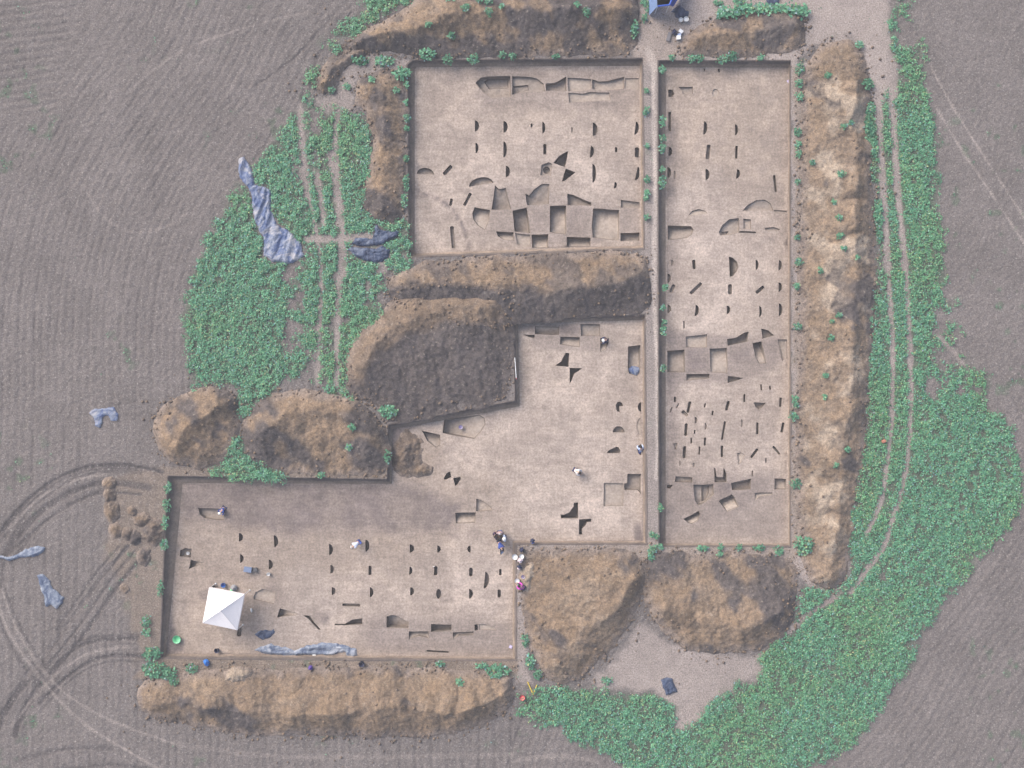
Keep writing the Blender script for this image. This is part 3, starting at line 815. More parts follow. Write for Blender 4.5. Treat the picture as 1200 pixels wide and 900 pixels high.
pit(CL, LR, [(856.5, 566), (880, 561), (880, 573.5), (858, 574.5)], .45, 'dark tilted rectangular', inner=([(862, 567), (877, 564), (877, 571), (863, 571.5)], .12))
pit(CL, LR, [(812.5, 568), (836, 567.5), (837, 579), (833, 584), (824, 590), (818, 592), (814, 586)], .3, 'fan-shaped', inner=([(822, 569), (831, 569), (831, 577), (827, 586), (822, 588)], .3))
pit(CL, LR, [(842.5, 587), (857.5, 579), (861, 583), (866, 594), (852, 600), (849.5, 597)], .6, 'tilted scooped', slope=(.4, 1, .1))
pit(CL, LR, [(801, 608), (819, 598.5), (821, 603), (818, 610), (811, 614), (806, 612.5)], .55, 'tilted half-moon', slope=(.4, 1, .15))
pit(CL, LR, [(907.5, 560.5), (921.5, 561.5), (921, 573.5), (907.5, 573.5)], .4, 'small square', slope=(0, 1, .6))
pit(CL, LR, [(884.5, 577.5), (905, 577), (905, 580), (890, 582), (884.5, 589)], .25, 'low hooked', slope=(.3, 1, .1))
pit(CL, LR, [(781.5, 568), (789, 568), (786, 573), (781.5, 572)], .3, 'tiny corner')
half(CL, LR, [(881.5, 555, 1.8, 7, 'B', 0, .15)])

# --- middle trench
CM = 'checkerboard dig'
pit(CM, MT, [(627, 382), (655.5, 383), (655.5, 392.5), (627, 391.5)], .4, 'long rectangular', slope=(0, -1, .3))
pit(CM, MT, [(613, 392), (626.5, 392.5), (626.5, 396), (621, 395.5)], .35, 'thin wedge')
pit(CM, MT, [(656.5, 394.5), (679.5, 395), (679.5, 407), (670, 406), (656.5, 403.5)], .35, 'sloping square', slope=(0, 1, .2))
pit(CM, MT, [(680.5, 380), (703, 380), (703, 393.5), (681, 393.5)], .28, 'shallow square')
pit(CM, MT, [(703.5, 396), (713.5, 396.5), (713, 402), (710, 409), (703.5, 413)], .5, 'half-round', slope=(.2, 1, .1))
pit('dark pair', MT, [(649.5, 428.5), (657, 424), (661.5, 416.5), (663, 413.5), (667, 414), (666.5, 430)], 1.1, label='upper dark fin-shaped pit of bow-tie pair below middle checkerboard')
pit('dark pair', MT, [(667.5, 431), (682.5, 431.5), (673, 438), (670, 446), (667.5, 450)], 1.1, label='lower dark fin-shaped pit of bow-tie pair below middle checkerboard')
pit('single', MT, [(736, 406), (750.5, 404.5), (750.5, 438), (747, 441), (737, 438), (735.5, 430)], .5, label='deep upright pit partly covered by small blue tarp', slope=(0, 1, .5))
pit('right edge', MT, [(721.5, 475), (723, 471.5), (726, 470.5), (729, 472), (730.5, 476), (726, 476.5), (726.3, 483), (723, 482), (722, 478)], .4, 'three-quarter-round')
half('right edge', MT, [(749.6, 477, 4.6, 11.5, 'L'), (725, 503, 14, 7.5, 'U', 0, .4), (749.4, 527, 5, 13, 'L', 0, .5)])
half('right edge', MT, [(748.6, 499.5, 5, 20, 'L', 0, .07)])
pit('right edge', MT, [(711, 531), (713, 528), (722, 523.5), (725, 524), (727, 528), (726.5, 531)], .4, 'fin-shaped')
pit('square pair', MT, [(707.5, 566), (730.5, 566.5), (730.5, 593), (707.5, 593)], .16, label='large very shallow square pit at right of middle trench')
pit('square pair', MT, [(735, 555), (751, 555.5), (751, 579), (747, 574.5), (731.5, 574.5), (731.5, 566.5), (735, 566)], .35, label='brown stepped pit joined to corner of large shallow square pit')
pit('dark pair', MT, [(657, 603), (660.5, 603.5), (667, 601), (672, 594), (672.5, 589), (677.5, 589), (677.5, 606.5), (677, 607.5), (657.5, 607.5)], 1.1, label='upper dark stepped pit of bow-tie pair at bottom of middle trench')
pit('dark pair', MT, [(678.5, 608.5), (693, 608), (693, 611.5), (688, 612), (686, 616), (682, 620), (682.5, 626.5), (678.5, 626.5)], 1.1, label='lower dark stepped pit of bow-tie pair at bottom of middle trench')
pit('left edge', MT, [(520.5, 492), (545, 488), (562, 486), (568, 490), (569, 497), (564, 506), (556, 514.5), (535, 511), (518.5, 507.5)], .5, label='widest sloping pit tucked under dark mound edge in middle trench', slope=(1, .1, .08))
pit('left edge', MT, [(494, 504.5), (516, 509.5), (515.5, 522), (511, 524.5), (501, 517)], .5, label='leaf-shaped pit at left tip of middle trench near dark mound', slope=(-.3, 1, .1))
pit('quarter pair', MT, [(520, 560), (524, 554), (527.5, 552.5), (529, 559.5), (521, 562.5)], .6, label='upper dark quarter-round pit of small pair left of squared pit')
pit('quarter pair', MT, [(531, 560.5), (539.5, 558.5), (540, 561.5), (536, 568), (533.5, 569.5)], .6, label='lower dark quarter-round pit of small pair left of squared pit')
pit('step pair', MT, [(558, 584.5), (564, 586), (574, 592.5), (577.5, 597.5), (574, 598.5), (558, 599)], .25, label='shallow quarter-oval pit with dark corner above standing people')
pit('step pair', MT, [(533.5, 601), (557.5, 600.5), (557, 613), (534, 613.5)], .5, label='square pit with dark upper edge left of standing people', slope=(0, 1, .2))

# --- lower left trench
half('top row', LL, [(282.5, 629.5, 5, 10, 'R'), (323.5, 634, 5, 14, 'R', -4), (388, 644, 4.6, 13, 'R'), (430.5, 639.5, 4.6, 14, 'R'), (482.8, 642.8, 5, 10, 'R'), (514.5, 643.5, 4, 8.5, 'R'), (549.5, 643.5, 4, 8.5, 'L'), (588.5, 645, 5, 10.5, 'R')])
half('middle row', LL, [(283.5, 654.5, 4.2, 10.5, 'R'), (317.5, 661.5, 5, 11.5, 'R'), (389.5, 667, 4.5, 10, 'R', 0, .4), (433.5, 668.5, 3.6, 11, 'B'), (481.5, 669, 3.6, 9.5, 'R', 4), (510.5, 669, 4, 11, 'B', 2), (551.8, 670.5, 4, 10, 'B'), (586.3, 670.5, 3, 7.5, 'B')])
half('lower row', LL, [(391, 692.5, 4.5, 9.5, 'R', 0, .4), (435.5, 694, 4.2, 12, 'R'), (483, 693, 4.6, 10, 'R'), (514, 696, 6, 12, 'O'), (552, 696, 4.6, 11.5, 'R'), (570.5, 680, 5.5, 20, 'R', 5, .5), (585, 695.5, 4, 9.5, 'B')])
pit('left end', LL, [(232, 595), (262.5, 596.5), (262.5, 609.5), (252, 609.5), (240, 607.5), (234, 603)], .3, label='brown tub-shaped pit under the top left corner weeds')
pit('left end', LL, [(211, 645), (217, 642), (224.5, 643.5), (223.5, 653.5), (210.5, 652)], .3, label='small brown square pit holding a white bucket')
pit('left end', LL, [(223.5, 656), (239, 659.5), (230, 663.5), (221, 667)], .42, label='small dart-shaped pit touching corner of brown square pit', slope=(1, 0, .1))
pit('left end', LL, [(297, 699.5), (299.5, 694), (308, 690), (322.5, 694), (320.5, 707.5), (297.5, 702.5)], .14, label='shallow five-sided brown pit right of the white tent')
pit('lower pits', LL, [(328, 713), (349, 719), (347, 721), (335, 722), (324.5, 724)], .5, 'dark triangular', slope=(1, 0, .1))
pit('lower pits', LL, [(355, 721), (363, 721.5), (367, 727), (372, 733), (376, 738), (373, 738), (366, 731), (362, 725.5)], .35, 'thin hooked')
half('lower pits', LL, [(411.5, 709, 21, 3.4, 'B', 2, .35)])
pit('lower pits', LL, [(392, 731), (404, 731), (413, 726), (424.5, 724.5), (424.5, 732), (404, 733), (393, 732.5)], .6, 'long dark fin-shaped')
pit('lower pits', LL, [(453, 722.5), (460, 720.5), (466, 722), (479, 729), (478.5, 736.5), (453, 735.5)], .6, 'dark house-shaped', slope=(.4, -1, .5))
pit('lower pits', LL, [(479, 740), (502.5, 740), (502.5, 748.5), (499, 747), (491, 745.5), (485, 747), (479, 750.5)], .35, 'arched', slope=(0, 1, .1))
pit('lower pits', LL, [(505, 731), (529, 732), (529, 739), (518, 740), (505, 740.5)], .6, 'deep rectangular')
pit('lower pits', LL, [(530.5, 741), (555, 740), (555, 744.5), (538, 745), (531, 750)], .35, 'low hooked', slope=(.1, 1, .1))
pit('lower pits', LL, [(556, 732), (560, 731.5), (560, 739), (556, 739)], .5, 'tiny square')
pit('lower pits', LL, [(561, 731.5), (569, 731.5), (579, 735), (582, 738.5), (561, 738)], .1, 'faint pointed')
half('lower pits', LL, [(513, 763.5, 26, 2.2, 'B', 3.5, .4)])
half('by the tent', LL, [(280.5, 741, 5, 10, 'B', 8, .4), (252.5, 688, 7, 4, 'B', 8, .25)])

# keep each feature inside its trench floor
for f in FEAT:
    q = []
    for x, y in f['poly']:
        if f['trench'] == UL:
            x = min(max(x, 488.5), 749.5); y = min(max(y, 79.5), 287.0 + (751 - x) * 9 / 264 - 0.6)
        elif f['trench'] == LR:
            x = min(max(x, 781.5), 922.6); y = min(max(y, 80.5), 635.5)
        elif f['trench'] == MT:
            x = min(x, 751.5); y = max(y, 378.0 if x > 610 else y)
        q.append((x, y))
    f['poly'] = q
    if f['kind'] == 'pit' and 0.3 <= f['depth'] < 1.0: f['depth'] *= 1.35
    w = PL(q, ZF)
    a = 0.5 * np.sum(w[:, 0] * np.roll(w[:, 1], -1) - np.roll(w[:, 0], -1) * w[:, 1])
    if a < 0: w = w[::-1]
    f['area'] = abs(a)
    big = f['area'] > 0.7
    f['rim'] = rough_poly(w, 0.28 if big else 0.16, 0.035 if big else 0.018, int(f['c'][0] * 7 + f['c'][1]))

def cdt(poly_list, extra):
    """triangulate outlines plus loose points"""
    v, e = [], []
    for p in poly_list:
        s = len(v); n = len(p)
        v += [Vector((float(a), float(b))) for a, b in p]
        e += [(s + i, s + (i + 1) % n) for i in range(n)]
    v += [Vector((float(a), float(b))) for a, b in extra]
    V, E, F, _, _, _ = delaunay_2d_cdt(v, e, [], 0, 1e-5)
    return np.array([(q.x, q.y) for q in V]), np.array([list(t) for t in F if len(t) == 3])

def blob(X, Y, pts, r, s, seed=0):
    d = seg_dist(X, Y, PL(pts, ZF))
    return s * (1 - sstep(r / PPM * 0.5, r / PPM, d + (fbm(X, Y, 90 + seed, 3, 0.5, 0.8) - 0.5) * r / PPM * 0.8))

def rect(X, Y, pts, s, soft=0.25):
    return s * sstep(-soft, soft, sdist(X, Y, PL(pts, ZF)) + (fbm(X, Y, 97, 3, 0.5, 1.0) - 0.5) * soft * 1.5)

def floor_zones(X, Y):
    st = np.zeros(X.shape); br = np.zeros(X.shape); pa = np.zeros(X.shape)
    mx = np.maximum
    # darker, greyer fill left standing between the checkerboard pits
    st = mx(st, rect(X, Y, [(575, 225), (600, 215), (700, 236), (727, 240), (750, 245), (750, 274), (727, 274), (692, 290), (620, 292), (575, 272)], .22))
    st = mx(st, rect(X, Y, [(665, 243), (692, 243), (692, 277), (665, 277)], .34))
    st = mx(st, rect(X, Y, [(622, 243), (643, 243), (643, 274), (622, 274)], .30))
    st = mx(st, rect(X, Y, [(782, 388), (830, 390), (880, 398), (914, 396), (920, 424), (860, 450), (782, 450)], .28))
    st = mx(st, rect(X, Y, [(803, 409), (831, 409), (831, 437), (803, 437)], .42))
    st = mx(st, rect(X, Y, [(853, 406), (880, 402), (887, 428), (855, 429)], .36))
    st = mx(st, rect(X, Y, [(893, 400), (910, 396), (914, 422), (900, 426)], .36))
    st = mx(st, rect(X, Y, [(782, 555), (905, 558), (905, 578), (860, 610), (830, 620), (782, 600)], .30, .5))
    st = mx(st, rect(X, Y, [(836, 568), (857, 566), (857, 579), (842, 586)], .5))
    st = mx(st, rect(X, Y, [(782, 540), (924, 560), (924, 636), (782, 636)], .2, .6))
    st = mx(st, rect(X, Y, [(780, 440), (800, 440), (796, 640), (780, 640)], .30, .6))
    st = mx(st, rect(X, Y, [(780, 130), (792, 130), (796, 300), (780, 400)], .22, .5))
    st = mx(st, rect(X, Y, [(656, 381), (680, 381), (680, 394), (656, 394)], .36))
    st = mx(st, rect(X, Y, [(613, 381), (703, 381), (703, 412), (627, 408)], .2))
    st = mx(st, rect(X, Y, [(560, 112), (740, 116), (740, 128), (570, 124)], .18, .5))
    st = mx(st, rect(X, Y, [(556, 86), (750, 84), (750, 116), (560, 116)], .16, .4))
    # dark purple-grey band of the lower left trench
    st = mx(st, rect(X, Y, [(214, 564), (470, 566), (505, 578), (532, 590), (532, 620), (450, 622), (330, 624), (214, 608)], .5, 0.9))
    st = mx(st, rect(X, Y, [(425, 720), (600, 730), (600, 766), (430, 766)], .26, .6))
    st = mx(st, blob(X, Y, [(240, 697), (252, 694)], 9, .4, 1))
    st = mx(st, blob(X, Y, [(318, 690), (332, 700)], 12, .25, 2))
    st = mx(st, blob(X, Y, [(372, 722), (380, 724)], 9, .4, 3))
    st = mx(st, blob(X, Y, [(195, 740), (205, 762)], 12, .5, 4))
    st = mx(st, blob(X, Y, [(748, 621), (750, 634)], 9, .55, 5))
    st = mx(st, blob(X, Y, [(536, 594), (526, 598)], 6, .5, 6))
    st = mx(st, blob(X, Y, [(463, 505), (472, 520)], 12, .4, 7))
    # thin dark animal run crossing the upper left trench
    st = mx(st, lines(X, Y, [(smooth_line(PL([(486, 224), (505, 229), (522, 238), (535, 250), (545, 272), (552, 296)], ZF), 2), 3 / PPM, .5)], 0.02))
    # brown ochre lower left trench against the pale pinkish others
    br = mx(br, rect(X, Y, [(190, 560), (600, 560), (600, 640), (520, 660), (400, 680), (190, 700)], .55, 2.0))
    br = mx(br, rect(X, Y, [(190, 690), (330, 690), (310, 770), (190, 770)], .5, 1.5))
    br = mx(br, rect(X, Y, [(190, 752), (602, 755), (602, 772), (190, 772)], .4, .6))
    br = mx(br, rect(X, Y, [(486, 150), (500, 150), (500, 290), (486, 290)], .2, .5))
    br = mx(br, rect(X, Y, [(880, 80), (924, 80), (924, 640), (912, 640), (908, 260), (880, 200)], .3, 1.0))
    br = mx(br, rect(X, Y, [(782, 80), (924, 80), (924, 250), (850, 230), (782, 215)], .42, 1.2))
    br = mx(br, rect(X, Y, [(488, 80), (750, 78), (750, 140), (488, 150)], .22, 1.2))
    br = mx(br, rect(X, Y, [(459, 503), (520, 510), (520, 570), (459, 570)], .6, .8))
    br = mx(br, rect(X, Y, [(608, 376), (620, 420), (618, 470), (608, 480)], .35, .5))
    # trampled pale earth
    pa = mx(pa, blob(X, Y, [(360, 690), (345, 740), (330, 730)], 40, .62, 11))
    pa = mx(pa, blob(X, Y, [(560, 660), (590, 610), (640, 560), (640, 500), (690, 600)], 60, .32, 12))
    pa = mx(pa, blob(X, Y, [(820, 230), (830, 290), (840, 330), (820, 370)], 45, .5, 13))
    pa = mx(pa, blob(X, Y, [(840, 500), (860, 520), (830, 480)], 50, .4, 14))
    pa = mx(pa, blob(X, Y, [(600, 220), (700, 210), (730, 220)], 45, .32, 15))
    pa = mx(pa, blob(X, Y, [(680, 410), (720, 420)], 34, .20, 16))
    pa = mx(pa, blob(X, Y, [(578, 117), (600, 116), (630, 113)], 6, .4, 17))
    st = np.clip(st * 2.2, 0, 0.92)
    pa = pa * (1 - st)
    return st, br, pa

FLOORS = {}
def build_trench(key):
    t = TR[key]
    inn = t['i']
    x0, y0 = inn.min(0); x1, y1 = inn.max(0)
    gx, gy = np.meshgrid(np.arange(x0, x1, 0.33), np.arange(y0, y1, 0.33))
    gx = (gx + (rng.random(gx.shape) - 0.5) * 0.16).ravel(); gy = (gy + (rng.random(gy.shape) - 0.5) * 0.16).ravel()
    holes = [f['rim'] for f in FEAT if (f['trench'] == key) or (key == 'south trenches' and f['trench'] in (MT, LL))]
    m = sdist(gx, gy, inn) > 0.12
    for h in holes:
        bb = (gx > h[:, 0].min() - .1) & (gx < h[:, 0].max() + .1) & (gy > h[:, 1].min() - .1) & (gy < h[:, 1].max() + .1)
        if bb.any():
            s = sdist(gx[bb], gy[bb], h)
            mm = m[bb]; mm &= s < -0.06; m[bb] = mm
    V, F = cdt([inn] + holes, np.stack([gx[m], gy[m]], 1))
    c = V[F].mean(1)
    keep = inside(c[:, 0], c[:, 1], inn)
    for h in holes:
        bb = (c[:, 0] > h[:, 0].min()) & (c[:, 0] < h[:, 0].max()) & (c[:, 1] > h[:, 1].min()) & (c[:, 1] < h[:, 1].max())
        if bb.any():
            k = keep[bb]; k &= ~inside(c[bb, 0], c[bb, 1], h); keep[bb] = k
    F = F[keep]
    # consistent upward winding
    a, b, d = V[F[:, 0]], V[F[:, 1]], V[F[:, 2]]
    cr = (b[:, 0] - a[:, 0]) * (d[:, 1] - a[:, 1]) - (b[:, 1] - a[:, 1]) * (d[:, 0] - a[:, 0])
    F[cr < 0] = F[cr < 0][:, ::-1]
    Z = zfloor(V[:, 0], V[:, 1])
    me = mesh_np('trench_floor', np.column_stack([V, Z]), F)
    st, br, pa = floor_zones(V[:, 0], V[:, 1])
    fattr(me, 'stain', st); fattr(me, 'brown', br); fattr(me, 'pale', pa)
    tag(link('trench_floor', me, M['floor']), kind='structure')
    # sloping earth sides
    out = t['o']; n = len(out)
    rows = 7
    A, B = [], []
    for i in range(n):
        L = np.hypot(*(out[(i + 1) % n] - out[i])); k = max(2, int(L / 0.16))
        for j in range(k):
            s = j / k
            A.append(out[i] * (1 - s) + out[(i + 1) % n] * s)
            B.append(inn[i] * (1 - s) + inn[(i + 1) % n] * s)
    A = np.array(A); B = np.array(B); m = len(A)
    N = (A - B); N /= (np.hypot(N[:, 0], N[:, 1])[:, None] + 1e-9)
    vs = [np.column_stack([A + N * 0.22, np.full(m, -0.06)]), np.column_stack([A + N * 0.10, 0.018 + (fbm(A[:, 0], A[:, 1], 81, 2, .5, 3) - .4) * 0.05])]
    ts = [1.0, 1.0]
    for r in range(rows + 1):
        u = r / rows
        uu = u ** 1.5
        q = A + (B - A) * (uu * 1.0)
        w = math.sin(math.pi * u)
        q = q + N * ((fbm(q[:, 0] + 9 * u, q[:, 1] + 5 * u, 82, 3, 0.55, 1.2) - 0.5) * 0.30 * w)[:, None]
        z = (zfloor(B[:, 0], B[:, 1]) - 0.02) * u
        z = z + (fbm(q[:, 0] + 3 * u, q[:, 1], 83, 3, 0.6, 2.5) - 0.5) * 0.14 * w
        vs.append(np.column_stack([q, z])); ts.append(1 - u)
    q = B - N * 0.05
    vs.append(np.column_stack([q, zfloor(q[:, 0], q[:, 1]) - 0.05])); ts.append(0)
    R = len(vs)
    V = np.concatenate(vs)
    ii = np.arange(m); jj = (ii + 1) % m
    F = np.concatenate([np.stack([r * m + ii, r * m + jj, (r + 1) * m + jj, (r + 1) * m + ii], 1) for r in range(R - 1)])
    # orientation
    ar = 0.5 * np.sum(A[:, 0] * np.roll(A[:, 1], -1) - np.roll(A[:, 0], -1) * A[:, 1])
    if ar < 0: F = F[:, ::-1]
    me = mesh_np('trench_wall', V, F)
    top = np.repeat(np.array(ts), m)
    fattr(me, 'topsoil', np.clip(sstep(0.15, 0.7, top) * 0.95 + (fbm(V[:, 0], V[:, 1], 84, 3, .5, .8) - .5) * .5, 0, 1))
    tag(link('trench_wall', me, M['wall']), kind='structure')
for k in TR: build_trench(k)

ORD = ['', 'first', 'second', 'third', 'fourth', 'fifth', 'sixth', 'seventh', 'eighth', 'ninth', 'tenth', 'eleventh', 'twelfth', 'thirteenth', 'fourteenth', 'fifteenth', 'sixteenth', 'seventeenth', 'eighteenth', 'nineteenth', 'twentieth', 'twenty-first', 'twenty-second']
def label_features():
    rows = {}
    for f in FEAT:
        rows.setdefault((f['trench'], f['row']), []).append(f)
    for (tr, row), fs in rows.items():
        fs.sort(key=lambda f: f['c'][0])
        for i, f in enumerate(fs):
            if f.get('label'): continue
            if len(fs) == 1: pos = 'alone at'
            elif i == len(fs) - 1: pos = 'rightmost in'
            elif i == 0: pos = 'leftmost in'
            else: pos = ORD[i + 1] + ' from left in'
            f['label'] = '%s %s, %s %s of %s' % (f['word'], f['kind'], pos, row, tr)
label_features()

def inset(p, d):
    a = p - np.roll(p, 1, 0); b = np.roll(p, -1, 0) - p
    def nn(v):
        l = np.hypot(v[:, 0], v[:, 1])[:, None] + 1e-9
        return np.stack([-v[:, 1], v[:, 0]], 1) / l
    n = nn(a) + nn(b); n /= (np.hypot(n[:, 0], n[:, 1])[:, None] + 1e-9)
    return p + n * d

def pit_mesh(rim, zr, depth, slope=None, hole=None, seed=0, inset_k=0.16):
    """rim polygon (CCW) -> walls and an uneven bottom; hole = outline left open in the bottom"""
    n = len(rim)
    per = np.sum(np.hypot(*(np.roll(rim, -1, 0) - rim).T))
    ar = abs(0.5 * np.sum(rim[:, 0] * np.roll(rim[:, 1], -1) - np.roll(rim[:, 0], -1) * rim[:, 1]))
    d_in = min(inset_k * depth, 0.35 * ar / per * 2 * 0.5)
    bot = inset(rim, d_in)
    c = rim.mean(0)
    def dep(p):
        q = np.full(len(p), depth)
        if slope is not None:
            s = np.array([slope[0], -slope[1]]); s = s / np.hypot(*s)
            pr = rim @ s; lo, hi = pr.min(), pr.max()
            u = np.clip((p @ s - lo) / (hi - lo), 0, 1)
            q = depth * (1 - (1 - slope[2]) * sstep(0.12, 0.95, u))
        return q
    mid = inset(rim, d_in * 0.35)
    zb = lambda p: zfloor(p[:, 0], p[:, 1]) - dep(p) + (fbm(p[:, 0], p[:, 1], 101 + seed, 3, 0.6, 2.2) - 0.5) * min(0.12, 0.3 * depth)
    W = [np.column_stack([rim, zr]), np.column_stack([mid, zr * 0.5 + 0.5 * zb(mid)]), np.column_stack([bot, zb(bot)])]
    F = []
    for r in range(2):
        for i in range(n):
            j = (i + 1) % n
            F.append((r * n + i, r * n + j, (r + 1) * n + j, (r + 1) * n + i))
    V = np.concatenate(W)
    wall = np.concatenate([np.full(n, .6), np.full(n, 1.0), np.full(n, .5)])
    gx, gy = np.meshgrid(np.arange(bot[:, 0].min(), bot[:, 0].max(), 0.2), np.arange(bot[:, 1].min(), bot[:, 1].max(), 0.2))
    gx, gy = gx.ravel(), gy.ravel()
    if len(gx):
        k = sdist(gx, gy, bot) > 0.08
        if hole is not None: k &= sdist(gx, gy, hole) < -0.06
        ex = np.stack([gx[k], gy[k]], 1)
    else: ex = np.zeros((0, 2))
    V2, F2 = cdt([bot] + ([hole] if hole is not None else []), ex)
    cc = V2[F2].mean(1)
    kp = inside(cc[:, 0], cc[:, 1], bot)
    if hole is not None: kp &= ~inside(cc[:, 0], cc[:, 1], hole)
    F2 = F2[kp]
    o = len(V)
    V = np.concatenate([V, np.column_stack([V2, zb(V2)])])
    wall = np.concatenate([wall, np.zeros(len(V2))])
    for t in F2:
        a, b, d = V2[t[0]], V2[t[1]], V2[t[2]]
        if (b[0] - a[0]) * (d[1] - a[1]) - (b[1] - a[1]) * (d[0] - a[0]) < 0: t = t[::-1]
        F.append(tuple(int(q) + o for q in t))
    return V, F, wall, zb

def build_features():
    for i, f in enumerate(FEAT):
        rim = f['rim']
        c = rim.mean(0)
        zr = zfloor(rim[:, 0], rim[:, 1])
        hole = None
        if f.get('inner'):
            hp = PL(f['inner'][0], ZF - f['depth'])
            if 0.5 * np.sum(hp[:, 0] * np.roll(hp[:, 1], -1) - np.roll(hp[:, 0], -1) * hp[:, 1]) < 0: hp = hp[::-1]
            hole = rough_poly(hp, 0.2, 0.02, i)
        V, F, wall, zb = pit_mesh(rim, zr, f['depth'], f.get('slope'), hole, i)
        zc = float(zr.mean())
        base = np.array([c[0], c[1], zc])
        name = 'posthole' if f['kind'] == 'posthole' else 'excavated_pit'
        me = mesh_np(name, V - base, F, smooth=False)
        fattr(me, 'wall', wall)
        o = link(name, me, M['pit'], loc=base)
        tag(o, f['label'], 'posthole' if name == 'posthole' else 'pit',
            'postholes dug in the trench floors' if name == 'posthole' else 'pits dug in the trench floors')
        if hole is not None:
            V, F, wall, _ = pit_mesh(hole, zb(hole), f['depth'] + f['inner'][1], None, None, i + 50)
            me = mesh_np('deeper_cut', V - base, F, smooth=False)
            fattr(me, 'wall', wall)
            link('deeper_cut', me, M['pit'], parent=o)
build_features()

# ------------------------------------------------------------------ spoil heaps
def build_heaps():
    for hp in HEAPS:
        x, y, F = patch(hp['p'], 0.115)
        z = heap_z(hp, x, y)
        c = hp['p'].mean(0)
        me = mesh_np('spoil_heap', np.column_stack([x - c[0], y - c[1], z]), F)
        de = seg_dist(x, y, hp['p'], True)
        n = fbm(x, y, 111, 4, 0.55, 0.33); n2 = fbm(x * 0.7 + y * 0.7, (y - x) * 0.35, 112, 3, 0.55, 0.8)
        v = 0.6 * n + 0.4 * n2
        th = 0.5 + (0.5 - hp['dark']) * 0.55
        dk = sstep(th - 0.055, th + 0.055, v)
        if hp.get('south_dark'):       # H5 has dark topsoil inside; H4 gets a darker tone below its crest line
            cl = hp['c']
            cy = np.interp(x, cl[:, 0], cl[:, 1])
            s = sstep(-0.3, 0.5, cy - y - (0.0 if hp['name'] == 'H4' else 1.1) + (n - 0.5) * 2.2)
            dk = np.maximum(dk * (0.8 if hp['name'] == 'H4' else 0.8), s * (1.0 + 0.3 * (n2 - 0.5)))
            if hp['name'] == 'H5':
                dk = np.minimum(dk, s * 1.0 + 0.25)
        pl = sstep(0.50, 0.74, fbm(x, y, 113, 4, 0.55, 0.45)) * hp['pale'] * 1.15 + (0.10 if hp['name'] == 'H8' else 0)
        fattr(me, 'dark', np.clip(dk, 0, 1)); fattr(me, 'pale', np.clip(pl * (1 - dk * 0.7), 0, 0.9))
        fattr(me, 'toe', (1 - sstep(0.05, 1.0, de + (fbm(x, y, 114, 3, 0.55, 1.6) - 0.5) * 0.9)) * (1 - 0.85 * np.clip(dk, 0, 1)))
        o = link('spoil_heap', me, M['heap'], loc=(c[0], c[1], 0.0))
        tag(o, hp['label'], 'spoil heap', 'spoil heaps around the trenches')
build_heaps()

# small clumps of tipped earth left of the lower left trench
def small_heap(px, py, rx, ry, h, dark, label, z0=0.0, rot=0, group='small earth clumps on the field edge', name='earth_clump', cat='earth clump'):
    c = np.array(P(px, py, z0))
    a = np.linspace(0, 2 * math.pi, 40, endpoint=False)
    r = 0.72 + 0.75 * fbm(np.cos(a) * 1.6 + px, np.sin(a) * 1.6 + py, 121, 4, 0.6)
    p = np.stack([rx / PPM * r * np.cos(a), ry / PPM * r * np.sin(a)], 1)
    cs, sn = math.cos(rot), math.sin(rot)
    p = p @ np.array([[cs, sn], [-sn, cs]])
    p = rough_poly(p, 0.12, 0.08, int(px))
    x, y, F = patch(p, 0.08)
    de = seg_dist(x, y, p, True)
    m = de.max()
    X, Y = x + c[0], y + c[1]
    t = np.minimum(1, de / m * 1.15)
    z = h * t * (0.35 + 1.3 * fbm(X, Y, 122, 3, 0.55, 1.1))
    z = z + ((fbm(X, Y, 123, 3, 0.6, 2.5) - 0.5) * 0.26 + (vnoise(X / 0.15, Y / 0.15, 125) - 0.5) * 0.09) * sstep(0, 0.3, de)
    z = np.where(de < 0.01, -0.04, z)
    me = mesh_np(name, np.column_stack([x, y, z]), F)
    n = fbm(X, Y, 124, 3, 0.55, 0.9)
    fattr(me, 'dark', np.clip(dark + (n - 0.5) * 1.6, 0, 1)); fattr(me, 'pale', np.full(len(x), 0.85 if 'pale' in label else 0.0))
    fattr(me, 'toe', (1 - sstep(0.03, 0.4, de + (n - 0.5) * 0.5)) * 0.9)
    o = link(name, me, M['heap'], loc=(c[0], c[1], z0))
    return tag(o, label, cat, group)

for a in [
    (128, 567, 8, 8, .55, .1, 'topmost tan earth clump of the small tipped row'),
    (129, 580, 7, 9, .4, .55, 'dark-tipped earth clump just under the topmost clump'),
    (131, 600, 10, 13, .4, .25, 'broad low brown earth clump midway down tipped row'),
    (136, 621, 9, 9, .4, .3, 'low brown earth clump at lower left of tipped row'),
    (150, 626, 8, 8, .4, .4, 'brown earth clump at crossing of the tipped row'),
    (155, 599, 6, 6, .45, .1, 'small ochre earth clump right of the tipped row'),
    (167, 608, 11, 8, .35, .35, 'crumbly brown earth clump beside trench corner weeds'),
    (180, 623, 14, 15, .55, .6, 'largest dark brown earth clump by lower left trench edge'),
    (158, 630, 8, 9, .4, .9, 'dark clump under the crossing of the tipped row'),
    (169, 652, 8, 11, .4, .95, 'lowest very dark earth clump at end of tipped row'),
    (146, 690, 6, 6, .2, .2, 'small ochre earth patch below the tipped row')]:
    small_heap(*a[:6], a[6])
small_heap(477, 532, 20, 26, .38, .5, 'rough lumpy earth ledge left standing between the two trenches', ZF - 0.02, group=None, name='earth_ledge', cat='earth ledge')
small_heap(493, 551, 15, 9, .26, .4, 'low rubbly earth toe at right of the lumpy ledge', ZF - 0.02, group=None, name='earth_ledge', cat='earth ledge')
small_heap(277, 792, 16, 10, .3, -.6, 'pale grey soil dump on bank below the lower left trench', 0.25, group=None)
